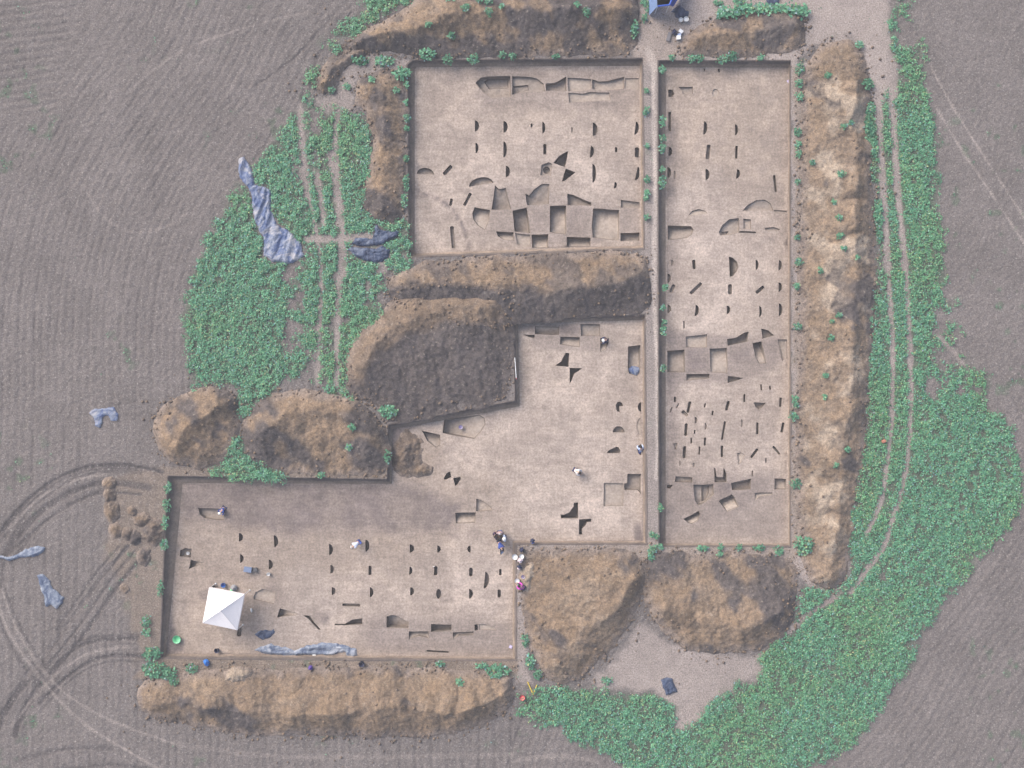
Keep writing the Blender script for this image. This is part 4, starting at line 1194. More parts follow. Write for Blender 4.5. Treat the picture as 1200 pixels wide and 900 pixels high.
small_heap(619, 676, 11, 20, .22, -.6, 'pale sandy soil heap right of the lower left trench', 0.0, group=None)

# loose clods along the toes of the heaps
def ico():
    bm = bmesh.new(); bmesh.ops.create_icosphere(bm, subdivisions=1, radius=1.0)
    v = np.array([q.co[:] for q in bm.verts]); f = np.array([[q.index for q in t.verts] for t in bm.faces]); bm.free()
    return v, f
def ground_z(x, y):
    z = np.zeros(len(x))
    for hp in HEAPS:
        p = hp['p']
        m = (x > p[:, 0].min()) & (x < p[:, 0].max()) & (y > p[:, 1].min()) & (y < p[:, 1].max())
        if not m.any(): continue
        i = np.where(m)[0]; i = i[inside(x[i], y[i], p)]
        if len(i): z[i] = np.maximum(0, heap_z(hp, x[i], y[i]))
    return z
def build_clods():
    bv, bf = ico()
    vs, fs, dk, ps = [], [], [], []
    n = 0
    for hp in HEAPS:
        p = hp['p']
        L = np.sum(np.hypot(*(np.roll(p, -1, 0) - p).T))
        for _ in range(int(L * 16)):
            i = random.randrange(len(p)); s = random.random()
            q = p[i] * (1 - s) + p[(i + 1) % len(p)] * s + rng.normal(0, 0.28 if random.random() < .55 else 1.3, 2)
            if any(inside(q[:1], q[1:], v['o'])[0] for v in TR.values()): continue
            r = 0.03 + 0.11 * random.random() ** 3.5
            v = bv * (r * (0.75 + 0.5 * rng.random((len(bv), 3)))) * np.array([1, 1, .7])
            vs.append(v); ps.append((q[0], q[1], r)); fs.append(bf + n); n += len(bv)
            dk.append(np.full(len(bv), random.random() ** 1.5 * 0.7))
    ps = np.array(ps); zz = ground_z(ps[:, 0], ps[:, 1]) + ps[:, 2] * 0.3
    vs = [v + np.array([q[0], q[1], z]) for v, q, z in zip(vs, ps, zz)]
    me = mesh_np('clods', np.concatenate(vs), np.concatenate(fs), smooth=False)
    fattr(me, 'dark', np.concatenate(dk)); fattr(me, 'pale', np.zeros(n)); fattr(me, 'toe', np.zeros(n))
    tag(link('clods', me, M['heap']), 'loose crumbled earth clods along the toes of the spoil heaps', 'clods', kind='stuff')
build_clods()

# ------------------------------------------------------------------ leaves
def leaf_arrays(x, y, z, size, tone=0.0):
    """folded leaf blades; returns verts, faces, colours"""
    n = len(x)
    a = rng.random(n) * 2 * math.pi
    L = size * (0.7 + 0.7 * rng.random(n)); W = L * (0.26 + 0.16 * rng.random(n))
    tilt = rng.normal(0.10, 0.34, n)
    roll = rng.normal(0, 0.3, n)
    d = np.stack([np.cos(a) * np.cos(tilt), np.sin(a) * np.cos(tilt), np.sin(tilt)], 1)
    s = np.stack([-np.sin(a) * np.cos(roll), np.cos(a) * np.cos(roll), np.sin(roll)], 1)
    b = np.stack([x, y, z], 1)
    mid = b + d * (L * 0.55)[:, None]
    tip = b + d * L[:, None] - np.array([0, 0, 1]) * (L * 0.22)[:, None]
    l = mid + s * W[:, None] - np.array([0, 0, 1]) * (W * 0.1)[:, None]
    r = mid - s * W[:, None] - np.array([0, 0, 1]) * (W * 0.1)[:, None]
    V = np.stack([b, r, tip, l], 1).reshape(-1, 3)
    i = np.arange(n) * 4
    F = np.concatenate([np.stack([i, i + 1, i + 2], 1), np.stack([i, i + 2, i + 3], 1)])
    k = rng.random(n)
    g = np.stack([0.056 + 0.080 * k, 0.200 + 0.150 * k, 0.116 + 0.078 * k], 1)
    yel = rng.random(n) < (0.05 + tone * 0.2)
    g[yel] = np.stack([0.19 + 0.1 * rng.random(yel.sum()), 0.29 + 0.08 * rng.random(yel.sum()), 0.15 + 0.05 * rng.random(yel.sum())], 1)
    blue = rng.random(n) < 0.09
    g[blue] = np.stack([0.12 + 0.12 * rng.random(blue.sum()), 0.27 + 0.12 * rng.random(blue.sum()), 0.23 + 0.12 * rng.random(blue.sum())], 1)
    return V, F, np.repeat(g, 4, 0)

def build_crop(poly, n, name, label, tone):
    x0, y0 = poly.min(0) - .4; x1, y1 = poly.max(0) + .4
    x0, y0 = max(x0, -45.4), max(y0, -34.4); x1, y1 = min(x1, 45.4), min(y1, 34.4)
    x = x0 + (x1 - x0) * rng.random(n); y = y0 + (y1 - y0) * rng.random(n)
    m = sdist(x, y, poly) > -0.4
    x, y = x[m], y[m]
    d = crop_density(x, y)
    # plants stand in loose clumps and drill rows
    cl = fbm(x, y, 131, 2, 0.5, 2.0); big = fbm(x, y, 132, 3, 0.5, 0.22)
    ed = seg_dist(x, y, EDGE_W if poly is cropW else EDGE_E)
    row = 0.5 + 0.5 * np.sin(ed * 2 * math.pi / 1.25 + big * 3)
    pr = d * (0.30 + 0.85 * sstep(0.3, 0.62, cl)) * (0.5 + 0.5 * row)
    k = rng.random(len(x)) < pr
    x, y, cl = x[k], y[k], cl[k]
    nl = 9
    m = len(x)
    r = np.abs(rng.normal(0, 0.14, (m, nl))) * (0.7 + 0.8 * cl)[:, None]
    th = rng.random((m, nl)) * 2 * math.pi
    hgt = (0.08 + 0.16 * rng.random(m) * (0.5 + cl))[:, None]
    z = hgt * (1 - np.clip(r / 0.4, 0, 1) ** 1.5) * (0.75 + 0.3 * rng.random((m, nl)))
    tone_p = np.repeat(0.72 + 0.6 * rng.random(m), nl)
    x = (x[:, None] + r * np.cos(th)).ravel(); y = (y[:, None] + r * np.sin(th)).ravel(); z = z.ravel() + 0.02
    V, F, C = leaf_arrays(x, y, z, 0.124, tone)
    C = C * np.repeat(tone_p, 4)[:, None]
    # broad patches of yellower and bluer growth
    pch = np.repeat(sstep(0.42, 0.66, fbm(x, y, 133, 3, 0.5, 0.2)), 4)[:, None]
    C = C * (1 - 0.35 * pch) + 0.35 * pch * C * np.array([1.35, 1.05, 0.72])
    me = mesh_np(name, V, F, smooth=False)
    cattr(me, 'leaf', C)
    tag(link(name, me, M['leaf']), label, 'crop', kind='stuff')
    return len(x)
nW = build_crop(cropW, 50000, 'crop', 'low leafy green crop left standing west of the trenches', 0.3)
nE = build_crop(cropE, 155000, 'crop', 'low leafy green crop curving around the east and south', 0.25)

# scattered seedlings in the bare field
def build_seedlings():
    n = 60000
    x = -44 + 88 * rng.random(n); y = -33 + 66 * rng.random(n)
    d = sstep(0.70, 0.80, fbm(x, y, 61, 2, 0.5, 1.4)) * sstep(0.50, 0.66, fbm(x, y, 62, 2, 0.5, 0.12))
    ok = rng.random(n) < d * 0.5
    for v in TR.values(): ok &= sdist(x, y, v['o']) < -0.6
    for hp in HEAPS: ok &= sdist(x, y, hp['p']) < -0.3
    ok &= (np.maximum(sdist(x, y, cropW), sdist(x, y, cropE)) < -0.3)
    x, y = x[ok], y[ok]
    V, F, C = leaf_arrays(x, y, 0.03 + 0.05 * rng.random(len(x)), 0.13)
    me = mesh_np('seedlings', V, F, smooth=False); cattr(me, 'leaf', C)
    tag(link('seedlings', me, M['leaf']), 'sparse tiny green seedlings among the furrows of the field', 'seedlings', kind='stuff')
build_seedlings()

# ------------------------------------------------------------------ weed clumps (each its own plant)
def ground_at(x, y):
    return float(ground_z(np.array([x]), np.array([y]))[0])

WEEDS = {
    'along top edge of upper left trench': [(500, 65, 10, 8), (525, 70, 8, 6), (555, 70, 8, 6), (588, 66, 5, 4), (601, 67, 4, 4), (651, 67, 5, 3)],
    'around the top left trench corner': [(472, 87, 12, 9), (450, 72, 13, 6), (423, 72, 11, 5), (407, 102, 5, 4), (389, 106, 4, 4), (395, 59, 6, 7), (436, 95, 5, 4), (466, 108, 4, 4)],
    'down left wall of upper left trench': [(477, 100, 3, 3), (476, 121, 3, 4), (477, 139, 4, 6), (477, 151, 3, 3), (476, 186, 3, 4), (476, 214, 4, 12), (474, 236, 4, 10)],
    'on the top spoil heap': [(546, 15, 6, 5), (573, 20, 5, 5), (573, 7, 5, 5), (563, 5, 5, 4), (588, 13, 3, 3), (503, 34, 4, 3), (530, 45, 5, 4), (675, 12, 4, 4), (686, 21, 5, 6), (529, 2, 7, 5), (743, 35, 5, 12)],
    'on left side of the baulk': [(757, 107, 2.5, 2.5), (757, 131, 4, 6), (758, 171, 2.5, 2.5), (758, 211, 4, 4), (758, 226, 3, 4), (758, 255, 3.5, 4), (757, 232, 2.5, 3)],
    'on right side of the baulk': [(776, 82, 4, 5), (776, 143, 4, 8), (776, 162, 4, 5), (776, 174, 4, 7), (776, 199, 3, 4), (776, 214, 5, 9), (780, 337, 4, 4), (776, 360, 3.5, 4), (778, 378, 3, 3), (777, 387, 4, 6), (777, 431, 4, 4), (774, 595, 3.5, 5)],
    'at lower end of the baulk': [(764, 626, 3, 3), (769, 628, 3.5, 3), (765, 643, 6, 6), (763, 652, 5, 5), (774, 640, 3.5, 4)],
    'under bottom edge of long right trench': [(820, 642, 3, 3), (826, 642, 4, 3), (844, 641, 4, 4), (843, 649, 3, 3), (866, 641, 3.5, 4), (889, 641, 8, 4), (912, 645, 6, 6), (941, 639, 11, 13)],
    'along top edge of long right trench': [(787, 68, 4, 3), (811, 69, 6, 5), (820, 69, 5, 4), (846, 71, 8, 5), (857, 67, 9, 6), (891, 68, 4, 3)],
    'in strip right of long right trench': [(936, 81, 6, 7), (936, 98, 5, 6), (936, 113, 5, 6), (934, 155, 5, 6), (935, 170, 4, 4), (935, 180, 3, 5), (934, 213, 3, 3), (934, 278, 3, 3), (935, 307, 5, 5), (934, 335, 4, 4), (934, 382, 5, 5), (931, 467, 3, 3), (932, 474, 4, 4), (930, 488, 5, 6), (932, 566, 7, 7)],
    'on the long tan spoil bank': [(951, 191, 4, 4), (982, 206, 7, 6), (986, 150, 6, 4), (968, 90, 6, 5), (994, 146, 4, 3), (975, 238, 4, 4), (980, 257, 5, 4), (981, 278, 6, 4), (985, 292, 4, 3), (1001, 303, 3, 3), (959, 317, 4, 5), (980, 370, 6, 4), (972, 377, 4, 3), (972, 397, 5, 5), (965, 440, 4, 5), (976, 544, 4, 4), (990, 526, 5, 4), (964, 465, 4, 3)],
    'by left end of the bottom spoil bank': [(180, 765, 13, 9), (182, 785, 17, 11), (198, 789, 10, 8), (225, 783, 9, 6), (206, 798, 6, 5), (172, 728, 6, 8), (172, 741, 6, 5)],
    'by right end of the bottom spoil bank': [(583, 786, 16, 9), (540, 798, 6, 5), (565, 780, 8, 4), (515, 777, 6, 3)],
    'down left wall of lower left trench': [(198, 572, 5, 9), (196, 592, 5, 9), (194, 612, 4, 10), (193, 638, 5, 7), (188, 690, 4, 9)],
    'around the lumpy spoil heap': [(455, 482, 13, 8), (388, 456, 9, 5), (455, 535, 4, 10), (376, 557, 5, 4), (415, 500, 5, 5), (410, 524, 4, 4), (310, 555, 12, 6)],
    'beside the dark spoil edge under middle trench': [(616, 750, 5, 9), (622, 775, 6, 10), (630, 790, 6, 7), (711, 797, 7, 5), (884, 815, 4, 4)],
    'beside the blue canopy': [(758, 8, 4, 9), (755, 22, 4, 5), (754, 2, 3, 4), (841, 4, 6, 3), (866, 2, 8, 4)],
    'along right toe of the tan spoil bank': [(1006, 53, 5, 5), (1016, 100, 8, 7), (1019, 128, 6, 8), (1018, 150, 7, 16), (1023, 180, 4, 7), (1024, 168, 3, 6), (1029, 250, 5, 15), (1030, 275, 4, 13)],
}
def build_weeds():
    for row, items in WEEDS.items():
        items = sorted(items, key=lambda t: (t[0] if np.ptp([q[0] for q in items]) > np.ptp([q[1] for q in items]) else t[1]))
        horiz = np.ptp([q[0] for q in items]) > np.ptp([q[1] for q in items])
        for i, (px, py, rx, ry) in enumerate(items):
            if len(items) == 1: pos = ''
            elif i == 0: pos = 'leftmost' if horiz else 'topmost'
            elif i == len(items) - 1: pos = 'rightmost' if horiz else 'lowest'
            else: pos = ORD[i + 1] + (' from left' if horiz else ' from top')
            sz = 'large' if rx * ry > 90 else ('small' if rx * ry < 18 else 'green')
            x0, y0 = P(px, py)
            k = .62 if 'long tan' in row else .86
            rx, ry = rx * k, ry * k
            a = rx / PPM; b = ry / PPM
            n = int(34 + 270 * a * b)
            r = np.sqrt(rng.random(n)); th = rng.random(n) * 2 * math.pi
            th2 = 0.75 + 0.45 * vnoise(np.cos(th) * 1.5 + px, np.sin(th) * 1.5 + py, 141)
            x = a * r * th2 * np.cos(th); y = b * r * th2 * np.sin(th)
            dome = np.sqrt(np.clip(1 - r * r * 0.8, 0, 1)) * min(0.5, 0.3 + 0.35 * min(a, b))
            z = dome * (0.35 + 0.65 * rng.random(n))
            if True:
                zz0 = ground_at(x0, y0)
                z = z + ground_z(x0 + x, y0 + y) - zz0
                zz = zz0
            V, F, C = leaf_arrays(x, y, z, 0.22 if rx * ry > 40 else 0.17)
            me = mesh_np('weed_clump', V, F, smooth=False)
            cattr(me, 'leaf', C * (0.72 + 0.3 * rng.random()))
            o = link('weed_clump', me, M['leaf'], loc=(x0, y0, zz))
            tag(o, ' '.join(('%s weed clump, %s %s' % (sz if sz != 'green' else 'leafy green', pos, row)).split()), 'weed', 'weed clumps round the dig')
build_weeds()
def hedge(pts, r, label):
    """long weed bank growing along the back of a heap"""
    p = smooth_line(PL(pts), 2)
    n = 900
    i = rng.integers(0, len(p) - 1, n); s = rng.random(n)[:, None]
    q = p[i] * (1 - s) + p[i + 1] * s + rng.normal(0, r / PPM * 0.42, (n, 2))
    c = p.mean(0)
    g = ground_z(q[:, 0], q[:, 1])
    V, F, C = leaf_arrays(q[:, 0] - c[0], q[:, 1] - c[1], g + 0.05 + 0.5 * rng.random(n), 0.24)
    me = mesh_np('weed_bank', V, F, smooth=False); cattr(me, 'leaf', C)
    tag(link('weed_bank', me, M['leaf'], loc=(c[0], c[1], 0)), label, 'weed')
hedge([(843, 17), (860, 16), (876, 10), (900, 12), (925, 12), (942, 15)], 7, 'dense hedge-like bank of weeds behind the top right spoil heap')

# ------------------------------------------------------------------ tarpaulins
def tarp(poly, mat, label, z0=0.0, h=0.22, turn=0.0, seed=0, thick=0.0, cell=0.06):
    h = h * 0.55
    p = rough_poly(rough_poly(PL(poly, z0), 0.3, 0.16, seed), 0.09, 0.10, seed + 3)
    c = p.mean(0)
    p = p - c
    x, y, F = patch(p, cell)
    de = seg_dist(x, y, p, True)
    cs, sn = math.cos(turn), math.sin(turn)
    a = x * cs + y * sn; b = -x * sn + y * cs
    wx = (fbm(x, y, 151 + seed, 3, 0.5, 0.9) - 0.5) * 1.6
    f1 = 1 - np.abs(2 * fbm(a * 0.3 + wx, b * 1.9 + wx * 0.6, 152 + seed, 3, 0.5) - 1)
    f2 = 1 - np.abs(2 * fbm(x * 1.5 + wx * 1.8, y * 1.5 - wx * 1.8, 153 + seed, 3, 0.6) - 1)
    f3 = fbm(x * 1.1, y * 1.1, 154 + seed, 2)
    z = 0.02 + sstep(0, 0.22, de) * h * (0.35 + 1.7 * (f1 - 0.6) + 0.6 * (f3 - .5)) + 0.09 * sstep(0, 0.12, de) * (f2 - 0.55)
    z = np.maximum(z, 0.012)
    z = z + (zfloor(x + c[0], y + c[1]) - ZF if z0 < -0.3 and z0 > -0.75 else ground_z(x + c[0], y + c[1]) + (0.06 if z0 >= 0 else 0))
    z = np.where(de < 0.01, z - 0.05, z)
    me = mesh_np('tarpaulin', np.column_stack([x, y, z]), F)
    o = link('tarpaulin', me, mat, loc=(c[0], c[1], z0))
    return tag(o, label, 'tarpaulin', 'plastic tarpaulins lying about the dig')

tarp([(281, 187), (285, 185), (292, 193), (296, 200), (299, 216), (310, 218), (317, 223), (318, 247), (325, 262), (340, 273), (352, 286), (358, 300), (350, 306), (338, 309), (318, 307), (309, 300), (308, 278), (300, 262), (296, 243), (295, 232), (290, 218), (281, 206)], M['tarp_blue'], 'very long crumpled blue and white tarpaulin across edge of west crop', 0, .3, 1.2, 1)
tarp([(411, 286), (416, 278), (426, 278), (437, 280), (438, 266), (442, 263), (447, 270), (467, 272), (464, 279), (450, 286), (430, 289)], M['tarp_dark'], 'upper dark blue crumpled tarpaulin by lower left corner of upper trench', 0, .3, .2, 2)
tarp([(408, 292), (413, 289), (425, 290), (440, 292), (448, 288), (458, 293), (456, 303), (440, 309), (425, 305), (413, 299)], M['tarp_dark'], 'lower dark blue tarpaulin bundle with pale corner beside bare path', 0, .3, -.2, 3)
tarp([(106, 484), (112, 479), (125, 478), (134, 476), (138, 486), (137, 493), (130, 492), (127, 487), (121, 489), (117, 500), (112, 499), (111, 490)], M['tarp_blue'], 'small forked pale blue tarpaulin alone on the bare western field', 0, .2, 0, 4)
tarp([(-6, 650), (8, 651), (18, 651), (30, 643), (45, 640), (54, 641), (48, 648), (38, 653), (25, 653), (12, 657), (-6, 655)], M['tarp_grey'], 'twisted grey tarpaulin strip at left picture edge on wheel ruts', 0, .25, .3, 5)
tarp([(44, 674), (50, 673), (57, 680), (62, 690), (75, 700), (73, 706), (66, 713), (60, 709), (54, 711), (51, 700), (46, 686)], M['tarp_grey'], 'ragged grey-blue tarpaulin on field beside crossing wheel ruts', 0, .2, -.9, 6)
tarp([(297, 762), (305, 757), (318, 755), (330, 758), (345, 761), (360, 756), (375, 754), (395, 754), (408, 757), (417, 762), (419, 769), (413, 773), (407, 770), (404, 765), (385, 767), (360, 767), (342, 771), (330, 768), (315, 766)], M['tarp_grey'], 'long rolled blue-grey tarpaulin along bottom wall of lower left trench', ZF, .32, 0, 7)
tarp([(298, 743), (305, 738), (318, 739), (322, 735), (324, 741), (316, 746), (308, 749), (302, 746)], M['tarp_dark'], 'small dark blue crumpled tarpaulin right of the white tent', ZF, .22, .2, 8)
tarp([(776, 797), (782, 794), (788, 796), (791, 803), (795, 811), (788, 814), (781, 814), (778, 805)], M['tarp_dark'], 'dark folded tarpaulin alone on bare ground under oval spoil heap', 0, .25, 1.2, 9)
tarp([(786, 14), (796, 7), (801, 9), (808, 13), (807, 19), (801, 21), (793, 20), (791, 15)], M['tarp_dark'], 'dark tarpaulin bundle just below the blue canopy', 0, .4, .4, 10)
tarp([(735, 434), (740, 430), (748, 430), (751, 433), (750, 438), (745, 441), (738, 439)], M['tarp_blue'], 'bright blue tarpaulin bunched in lower end of an upright pit', ZF - 0.28, .22, .1, 11)
tarp([(898, -3), (914, -3), (913, 4), (905, 6), (899, 4)], M['tarp_dark'], 'blue tarpaulin edge at top right beside the weed bank', 0, .2, 0, 12)

# ------------------------------------------------------------------ small solids
def bm_link(bm, name, mat, parent=None, loc=None, smooth=False):
    me = bpy.data.meshes.new(name)
    bm.normal_update(); bm.to_mesh(me); bm.free()
    if smooth:
        for p in me.polygons: p.use_smooth = True
    return link(name, me, mat, parent, loc)

def bm_rod(bm, a, b, r, n=8):
    a, b = Vector(a), Vector(b)
    d = b - a
    q = d.to_track_quat('Z', 'Y').to_matrix().to_4x4()
    bmesh.ops.create_cone(bm, cap_ends=True, segments=n, radius1=r, radius2=r, depth=d.length, matrix=Matrix.Translation((a + b) / 2) @ q)

def bm_box(bm, c, s, rz=0.0, bevel=0.0):
    r = bmesh.ops.create_cube(bm, size=1.0, matrix=Matrix.Translation(c) @ Matrix.Rotation(rz, 4, 'Z') @ Matrix.Diagonal((*s, 1)))
    if bevel:
        es = list({e for v in r['verts'] for e in v.link_edges})
        bmesh.ops.bevel(bm, geom=es, offset=bevel, segments=2, affect='EDGES')

def lathe(prof, n=20):
    bm = bmesh.new()
    rings = []
    for r, z in prof:
        if r < 1e-5: rings.append([bm.verts.new((0, 0, z))])
        else: rings.append([bm.verts.new((r * math.cos(2 * math.pi * i / n), r * math.sin(2 * math.pi * i / n), z)) for i in range(n)])
    for A, B in zip(rings[:-1], rings[1:]):
        for i in range(n):
            j = (i + 1) % n
            q = [A[i % len(A)], A[j % len(A)], B[j % len(B)], B[i % len(B)]]
            q = [v for k, v in enumerate(q) if v not in q[:k]]
            if len(q) > 2: bm.faces.new(q)
    return bm

COL = {}
def plain(name, col, **k):
    if name not in COL: COL[name] = mat_plain(name, col, **k)
    return COL[name]

def at(px, py, where, up=0.0):
    """a spot on the ground ('g'), on a trench floor ('f') or d metres below a trench floor"""
    if where == 'g':
        x, y = P(px, py, 0.1); return (x, y, ground_at(x, y) + 0.02)
    if where == 'f':
        x, y = P(px, py, ZF + 0.1); return (x, y, float(zfloor(x, y)))
    x, y = P(px, py, ZF - where); return (x, y, float(zfloor(x, y)) - where)

def bucket(px, py, where, r, h, mat, label, content=None, cat='bucket', group='buckets on the dig'):
    b = lathe([(0, 0), (r * .78, 0), (r * .80, .01), (r, h), (r + .012, h), (r + .012, h - .015), (r - .012, h), (r * .76, .03), (0, .03)][0:5] + [(r - .012, h), (r * .76, .03), (0, .03)])
    root = empty('bucket', at(px, py, where), random.random() * 3)
    bm_link(b, 'pail', mat, root, smooth=True)
    hb = bmesh.new()
    pts = [(r * math.cos(t), -r * .55 * math.sin(t), h + .01 - 0.02 * math.sin(t)) for t in np.linspace(0, math.pi, 9)]
    for p, q in zip(pts[:-1], pts[1:]): bm_rod(hb, p, q, .006, 6)
    bm_link(hb, 'handle', plain('wire_grey', (.35, .35, .36), rough=.4, metal=.6), root)
    if content is not None:
        cb = lathe([(0, h * .72), (r * .5, h * .70), (r * .9, h * .62)])
        bm_link(cb, 'fill', content, root, smooth=True)
    return tag(root, label, cat, group)

def bag(px, py, where, sx, sy, sz, rz, mat, label, cat='bag', pocket=None, strap=True):
    root = empty('backpack' if strap else 'sack', at(px, py, where), math.radians(rz))
    b = bmesh.new()
    bm_box(b, (0, 0, sz / 2), (sx, sy, sz), 0, min(sx, sy, sz) * .32)
    bmesh.ops.subdivide_edges(b, edges=b.edges[:], cuts=1, use_grid_fill=True)
    for v in b.verts:
        k = float(vnoise(v.co.x * 9 + px, v.co.y * 9 + v.co.z * 7, 5)) - .5
        v.co += Vector((k * .05, k * .04, (k * .06) if v.co.z > .03 else 0))
    bm_link(b, 'body', mat, root, smooth=True)
    if pocket is not None:
        b = bmesh.new(); bm_box(b, (0, -sy * .46, sz * .55), (sx * .66, sy * .28, sz * .5), 0, .03)
        bm_link(b, 'pocket', pocket, root, smooth=True)
    if strap:
        for s in (-1, 1):
            b = bmesh.new()
            pts = [(s * sx * .28, sy * .2, sz * .98), (s * sx * .3, sy * .48, sz * .92), (s * sx * .34, sy * .6, sz * .5), (s * sx * .36, sy * .5, sz * .1)]
            for p, q in zip(pts[:-1], pts[1:]): bm_rod(b, p, q, .022, 6)
            bm_link(b, 'strap', plain('strap_dark', (.03, .03, .04)), root)
    else:
        b = bmesh.new()
        bm_box(b, (0, 0, sz + .03), (sx * .3, sy * .22, .09), .4, .025)
        bm_link(b, 'tied_neck', mat, root, smooth=True)
    return tag(root, label, cat)

white = plain('white_plastic', (.80, .80, .80), rough=.4)
pinkw = plain('pink_white', (.75, .62, .66), rough=.5)
navy = plain('navy_fabric', (.030, .036, .085), rough=.8)
blue = plain('bright_blue', (.03, .16, .50), rough=.5)
royal = plain('royal_blue', (.045, .085, .33), rough=.7)
sky_b = plain('light_blue', (.40, .50, .72), rough=.7)
lav = plain('lavender', (.52, .46, .66), rough=.6)
green_p = plain('mint_green', (.22, .66, .36), rough=.45)
magenta = plain('magenta_fabric', (.50, .06, .42), rough=.8)
black = plain('black_fabric', (.022, .021, .024), rough=.85)
dgrey = plain('dark_grey', (.10, .10, .11), rough=.7)
mgrey = plain('mid_grey', (.28, .28, .30), rough=.7)
yellow = plain('yellow_paint', (.72, .52, .06), rough=.5)
pink_r = plain('coral_pink', (.80, .16, .16), rough=.5)
violet = plain('violet_fabric', (.10, .05, .28), rough=.7)
wood = plain('wood_board', (.30, .22, .14), rough=.8)
steel = plain('steel_white', (.72, .72, .72), rough=.35)

bucket(207.5, 749, 'f', .34, .30, green_p, 'wide mint green basin in lower left corner of trench', cat='basin', group=None)
bucket(254.5, 762, 'f', .20, .30, navy, 'small dark navy bucket below the white tent')
bucket(424, 777.5, 'g', .23, .34, navy, 'dark navy bucket at the right end of long grey tarpaulin')
bucket(262, 685.5, 'f', .20, .28, blue, 'bright blue bucket at upper edge of the white tent')
bucket(221, 648, .28, .14, .22, white, 'small white bucket inside the brown square pit')
bucket(315, 672.5, 'f', .15, .26, white, 'small white bucket under half-moon postholes above the tent')
bucket(540, 500.5, .30, .17, .24, lav, 'pale lilac bucket in the sloping pit by the dark mound')
bucket(797.5, 24, 'g', .19, .30, white, 'left white bucket of the two under dark tarpaulin bundle', white)
bucket(803.5, 23.5, 'g', .22, .36, white, 'right taller white bucket of the two under dark tarpaulin bundle', white)
bucket(603.3, 652.3, 'g', .24, .34, white, 'largest white bucket at trench edge beside group of bags', white)
bucket(611.3, 651.6, 'g', .20, .32, white, 'white bucket just right of the largest white bucket', white)
bucket(606, 680.2, 'g', .20, .34, white, 'white bucket above the person in magenta', white)
bucket(612, 817, 'g', .22, .30, pink_r, 'coral pink bucket at the end of the bottom spoil bank', pink_r)
bucket(588.3, 647.5, .30, .13, .22, sky_b, 'light blue bucket inside the posthole below the standing people')
bucket(613, 675.5, 'g', .16, .26, lav, 'lavender bucket between white bucket and pale soil heap')
bag(624, 633.5, 'g', .42, .36, .45, 20, navy, 'navy backpack on corner between the two south trenches', 'backpack', royal)
bag(611.5, 644, 'g', .44, .40, .42, 70, navy, 'dark navy backpack just above the white buckets', 'backpack', black)
bag(609.6, 656.3, 'g', .46, .44, .40, 10, pinkw, 'pinkish white sack between white bucket and navy bag', 'sack', None, False)
bag(608.7, 664, 'g', .40, .36, .40, -20, navy, 'navy backpack with pink pocket below the pinkish sack', 'backpack', pinkw)
bag(606.7, 686.5, 'g', .30, .42, .30, 12, mgrey, 'pale grey sack left of the person in magenta', 'sack', None, False)
bag(242, 776, 'g', .42, .55, .25, 30, blue, 'bright blue bag on bank below the white tent', 'bag', blue, False)
bag(364, 782, 'g', .40, .34, .28, 40, violet, 'violet bag on bottom spoil bank under long grey tarpaulin', 'bag', violet, False)
bag(790, 38, 'g', .40, .42, .34, 25, navy, 'navy bag beside white papers at top of baulk', 'bag', navy, True)
bag(274, 689, 'f', .50, .55, .30, -35, mgrey, 'pale grey sack with green lid against upper tent edge', 'sack', green_p, False)

def crate(px, py, where, sx, sy, sz, rz, mat, label, cat='box', lid=None):
    root = empty('storage_box', at(px, py, where), math.radians(rz))
    b = bmesh.new(); t = .02
    bm_box(b, (0, 0, t / 2), (sx, sy, t))
    for s in (-1, 1):
        bm_box(b, (0, s * (sy / 2 - t / 2), sz / 2 + t / 2 + .001), (sx, t, sz - t))
        bm_box(b, (s * (sx / 2 - t / 2), 0, sz / 2 + t / 2 + .001), (t, sy - 2 * t - .004, sz - t))
    bm_link(b, 'case', mat, root)
    b = bmesh.new(); bm_box(b, (0, 0, sz + .018), (sx + .03, sy + .03, .03), 0, .008)
    bm_link(b, 'lid', lid or mat, root)
    return tag(root, label, cat)
crate(795, 44.6, 'g', .32, .30, .28, 5, white, 'white box below loose white papers at top of baulk')
crate(797.8, 37, 'g', .34, .24, .20, -35, white, 'white lidded box between navy bag and bucket pair', 'box')
crate(796, 41, 'g', .26, .20, .12, 20, sky_b, 'small pale blue box between two white boxes')
crate(291, 667, 'f', .62, .42, .34, -8, mgrey, 'blue grey tool crate between two half-moon postholes above tent', 'crate', plain('slate_blue', (.17, .22, .34)))
crate(299.3, 667.5, 'f', .28, .30, .22, 10, dgrey, 'dark grey box put in for the shade right of tool crate', 'box')  # dark block drawn where only the crate's shade falls
def slab():
    root = at(784, 43, 'g')
    b = bmesh.new(); bm_box(b, (0, 0, .09), (.34, .78, .10), math.radians(-18), .04)
    o = bm_link(b, 'folded_mat', plain('grey_mat', (.18, .17, .18)), None, root)
    tag(o, 'folded dark grey mat left of the white boxes', 'mat')
    for (px, py, rz, m, lab) in [(368, 768.5, 30, white, 'white paper scrap between long grey tarpaulin and bottom bank'), (924.5, 95, 10, lav, 'lilac paper scrap at right wall of long right trench'), (598.5, 758, 20, lav, 'lilac scrap at right end of lower left trench floor')]:
        x, y, z = at(px, py, 'f')
        b = bmesh.new()
        bmesh.ops.create_grid(b, x_segments=4, y_segments=4, size=.13)
        for v in b.verts: v.co.z = .03 + .05 * float(vnoise(v.co.x * 12 + px, v.co.y * 12, 3))
        r = bmesh.ops.solidify(b, geom=b.faces[:], thickness=.004)
        o = bm_link(b, 'paper_scrap', m, None, (x, y, z)); o.rotation_euler = (0, 0, rz)
        tag(o, lab, 'paper scrap')
slab()
